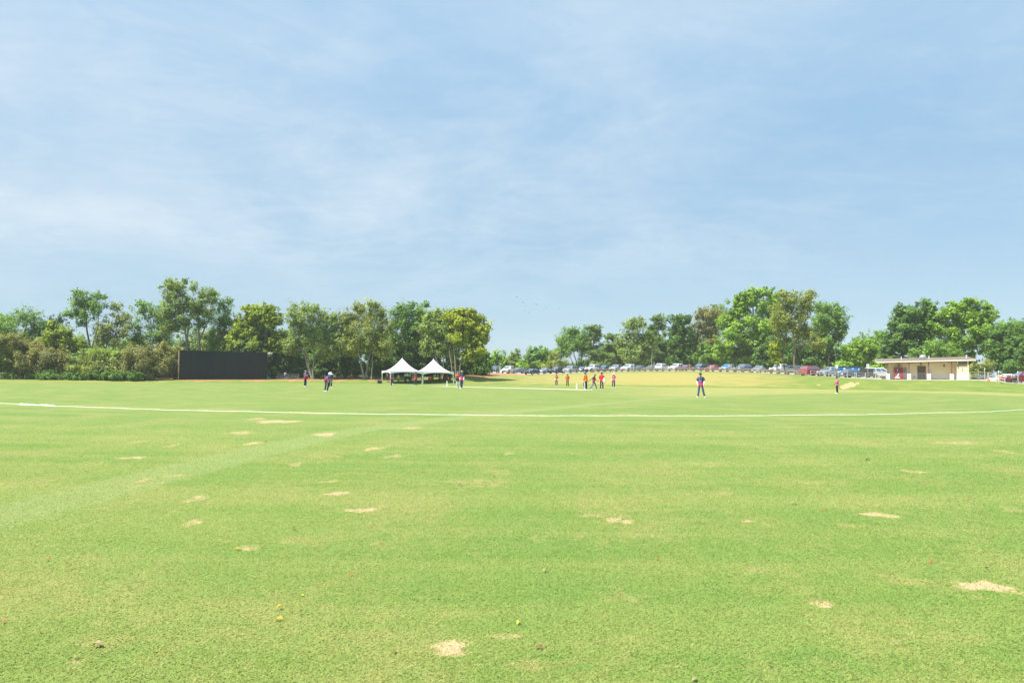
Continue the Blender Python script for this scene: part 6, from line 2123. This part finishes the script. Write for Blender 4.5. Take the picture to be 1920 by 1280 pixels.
def fallen(px, py, colour, size, rz, curl, label):
    size *= .72
    p = hit(px, py)
    n, mm = 7, 3
    vs, fs = [], []
    for i in range(n):
        s = i / (n - 1)
        wv = .26 * math.sin(math.pi * min(1, s * .92 + .04)) ** .8
        for j in range(-1, 2):
            vs.append(((s - .5), wv * j, curl * math.sin(math.pi * s) + abs(j) * .10 * math.sin(math.pi * s) + .02))
    for i in range(n - 1):
        for j in range(2):
            q_ = i * 3 + j
            fs.append((q_, q_ + 3, q_ + 4, q_ + 1))
    k = len(vs)
    vs += [(x, y, z - .02) for x, y, z in vs]
    fs += [tuple(i + k for i in f_[::-1]) for f_ in fs]
    m = MB().add([(x * size, y * size, z * size) for x, y, z in vs], fs)
    m.tube([(-.5 * size, 0, .02 * size), (-.62 * size, .02 * size, .05 * size), (-.72 * size, 0, .02 * size)], .014 * size, 5)
    o = m.build('fallen_leaf', leafc[colour], None, smooth=True)
    o.location = p + Vector((0, 0, .016))
    o.rotation_euler = (R(8), R(-6), R(rz))
    return tag(o, label, 'leaf', 'fallen leaves on the near grass')


for a in ((524, 1143, 'yellow', .062, 20, .38, 'curled yellow leaf in the lower left, upper one of a close pair'), (524, 1165, 'yellow', .078, -4, .16, 'flat wavy yellow leaf in the lower left, lower one of a close pair'),
          (563, 1152, 'brown', .042, 60, .3, 'small pinkish brown leaf right of the two yellow leaves'), (566, 1119, 'lime', .05, 130, .15, 'small lime yellow leaf above the pair of yellow leaves'),
          (445, 1032, 'yellow', .062, 5, .2, 'small yellow leaf beside a pale bare patch on the left'), (183, 1214, 'cream', .085, -10, .30, 'arched cream coloured leaf at the lower left'),
          (142, 1236, 'cream', .04, 80, .3, 'tiny white leaf on the bare spot at the lower left'), (971, 1171, 'lime', .055, 70, .28, 'lime green leaf above the bare patch at bottom centre'),
          (1011, 1217, 'brown', .068, -12, .15, 'reddish brown leaf right of the bare patch at bottom centre'), (6, 1169, 'rust', .05, 0, .2, 'rust red leaf at the left picture edge'),
          (90, 1052, 'rust', .055, 10, .2, 'rust red leaf in the left part of the lawn'), (739, 1225, 'brown', .045, 100, .2, 'brown leaf left of the bare patch at bottom centre'),
          (1745, 1056, 'rust', .07, 30, .3, 'orange brown leaf upper left of the large bare patch at right'), (1851, 1068, 'dark', .05, 20, .3, 'dark brown leaf just above the large bare patch at right'),
          (1022, 1073, 'straw', .075, 30, .25, 'pale straw leaf in the middle of the lawn'), (659, 1080, 'rust', .05, 60, .2, 'orange brown leaf left of the middle of the lawn'),
          (1232, 1050, 'rust', .05, 80, .2, 'small red brown leaf right of the middle of the lawn'), (1488, 946, 'straw', .10, 0, .25, 'curled straw leaf by the long bare streak at right'),
          (1545, 958, 'rust', .08, 15, .2, 'orange leaf left of the long bare streak at right'), (1302, 1278, 'straw', .06, 40, .15, 'straw coloured leaf cut by the bottom picture edge'),
          (863, 911, 'dark', .09, 10, .3, 'dark leaf on the lawn right of the bare streaks'), (926, 894, 'rust', .07, 40, .3, 'orange leaf on a pale worn streak in mid lawn'),
          (1627, 864, 'dark', .13, 10, .25, 'dark leaf at mid distance on the right lawn'), (499, 830, 'dark', .10, 10, .3, 'dark leaf beside the bare streaks on the left lawn'),
          (551, 994, 'dark', .06, 30, .3, 'dark leaf in the left middle of the lawn'), (1339, 992, 'straw', .06, 0, .3, 'pale leaf in the right middle of the lawn'), (1820, 935, 'rust', .07, 0, .3, 'rust leaf far out on the right lawn')):
    fallen(*a)

bird_m = mat('bird_dark', (.05, .055, .06), rough=.8)
BIRD = None
for k, (px, py, d, s, lab) in enumerate(((969, 557, 170, 1.15, 'topmost dark bird at the left of the small flock'), (980, 567, 172, 1.0, 'dark bird just right below the topmost bird'), (1006, 571, 175, .95, 'dark bird in the middle of the flock'),
                                         (1020, 580, 178, .85, 'left bird of the close pair in the flock'), (1026, 578, 178, .9, 'right bird of the close pair in the flock'), (1048, 579, 178, .95, 'dark bird at the right end of the flock'),
                                         (984, 583, 176, .9, 'lowest left dark bird of the flock'), (991, 586.5, 178, .7, 'faint small bird at the bottom of the flock'), (1041, 629, 170, .9, 'lone dark bird just above the tree tops'))):
    if BIRD is None:
        t = BIRD = thing('bird', lab, 'bird')
        MB().ball((0, 0, 0), (.06, .17, .05), 8, 5).tube([(0, .15, 0), (0, .21, .01)], [.03, .012], 6).build('bird_body', bird_m, t, smooth=True)
        MB().slab([(-.07, -.16, 0), (.07, -.16, 0), (.03, -.30, 0), (-.03, -.30, 0)], .01).build('tail', bird_m, t)
        for sg in (-1, 1):
            MB().slab([(sg * .04, .07, .02), (sg * .04, -.08, .02), (sg * .24, -.07, .10), (sg * .42, -.04, .06), (sg * .25, .08, .12)], .012).build('wing', bird_m, t)
    else:
        t = copy_tree(BIRD)
    t.location = P(px, py, d)
    t.rotation_euler = (R(10 * (k % 3 - 1)), R(25 * (k % 2) - 10), R(40 + 67 * k))
    t.scale = (s * .85,) * 3
    tag(t, lab, 'bird', 'flock of birds in the sky')

# ------------------------------------------------------------------ thin summer haze
hm = bpy.data.materials.new('haze_air')
hm.use_nodes = True
hn, hl = hm.node_tree.nodes, hm.node_tree.links
hn.clear()
ho_ = hn.new('ShaderNodeOutputMaterial')
pv_ = hn.new('ShaderNodeVolumePrincipled')
pv_.inputs['Color'].default_value = (0.86, 0.93, 1.0, 1)
pv_.inputs['Density'].default_value = 0.00024
pv_.inputs['Anisotropy'].default_value = 0.0
hl.new(pv_.outputs[0], ho_.inputs['Volume'])
tag(MB().box((0, 0, 21), (1840, 1840, 46)).build('haze', hm), kind='stuff')
S.cycles.volume_bounces = 1
S.cycles.volume_step_rate = 10
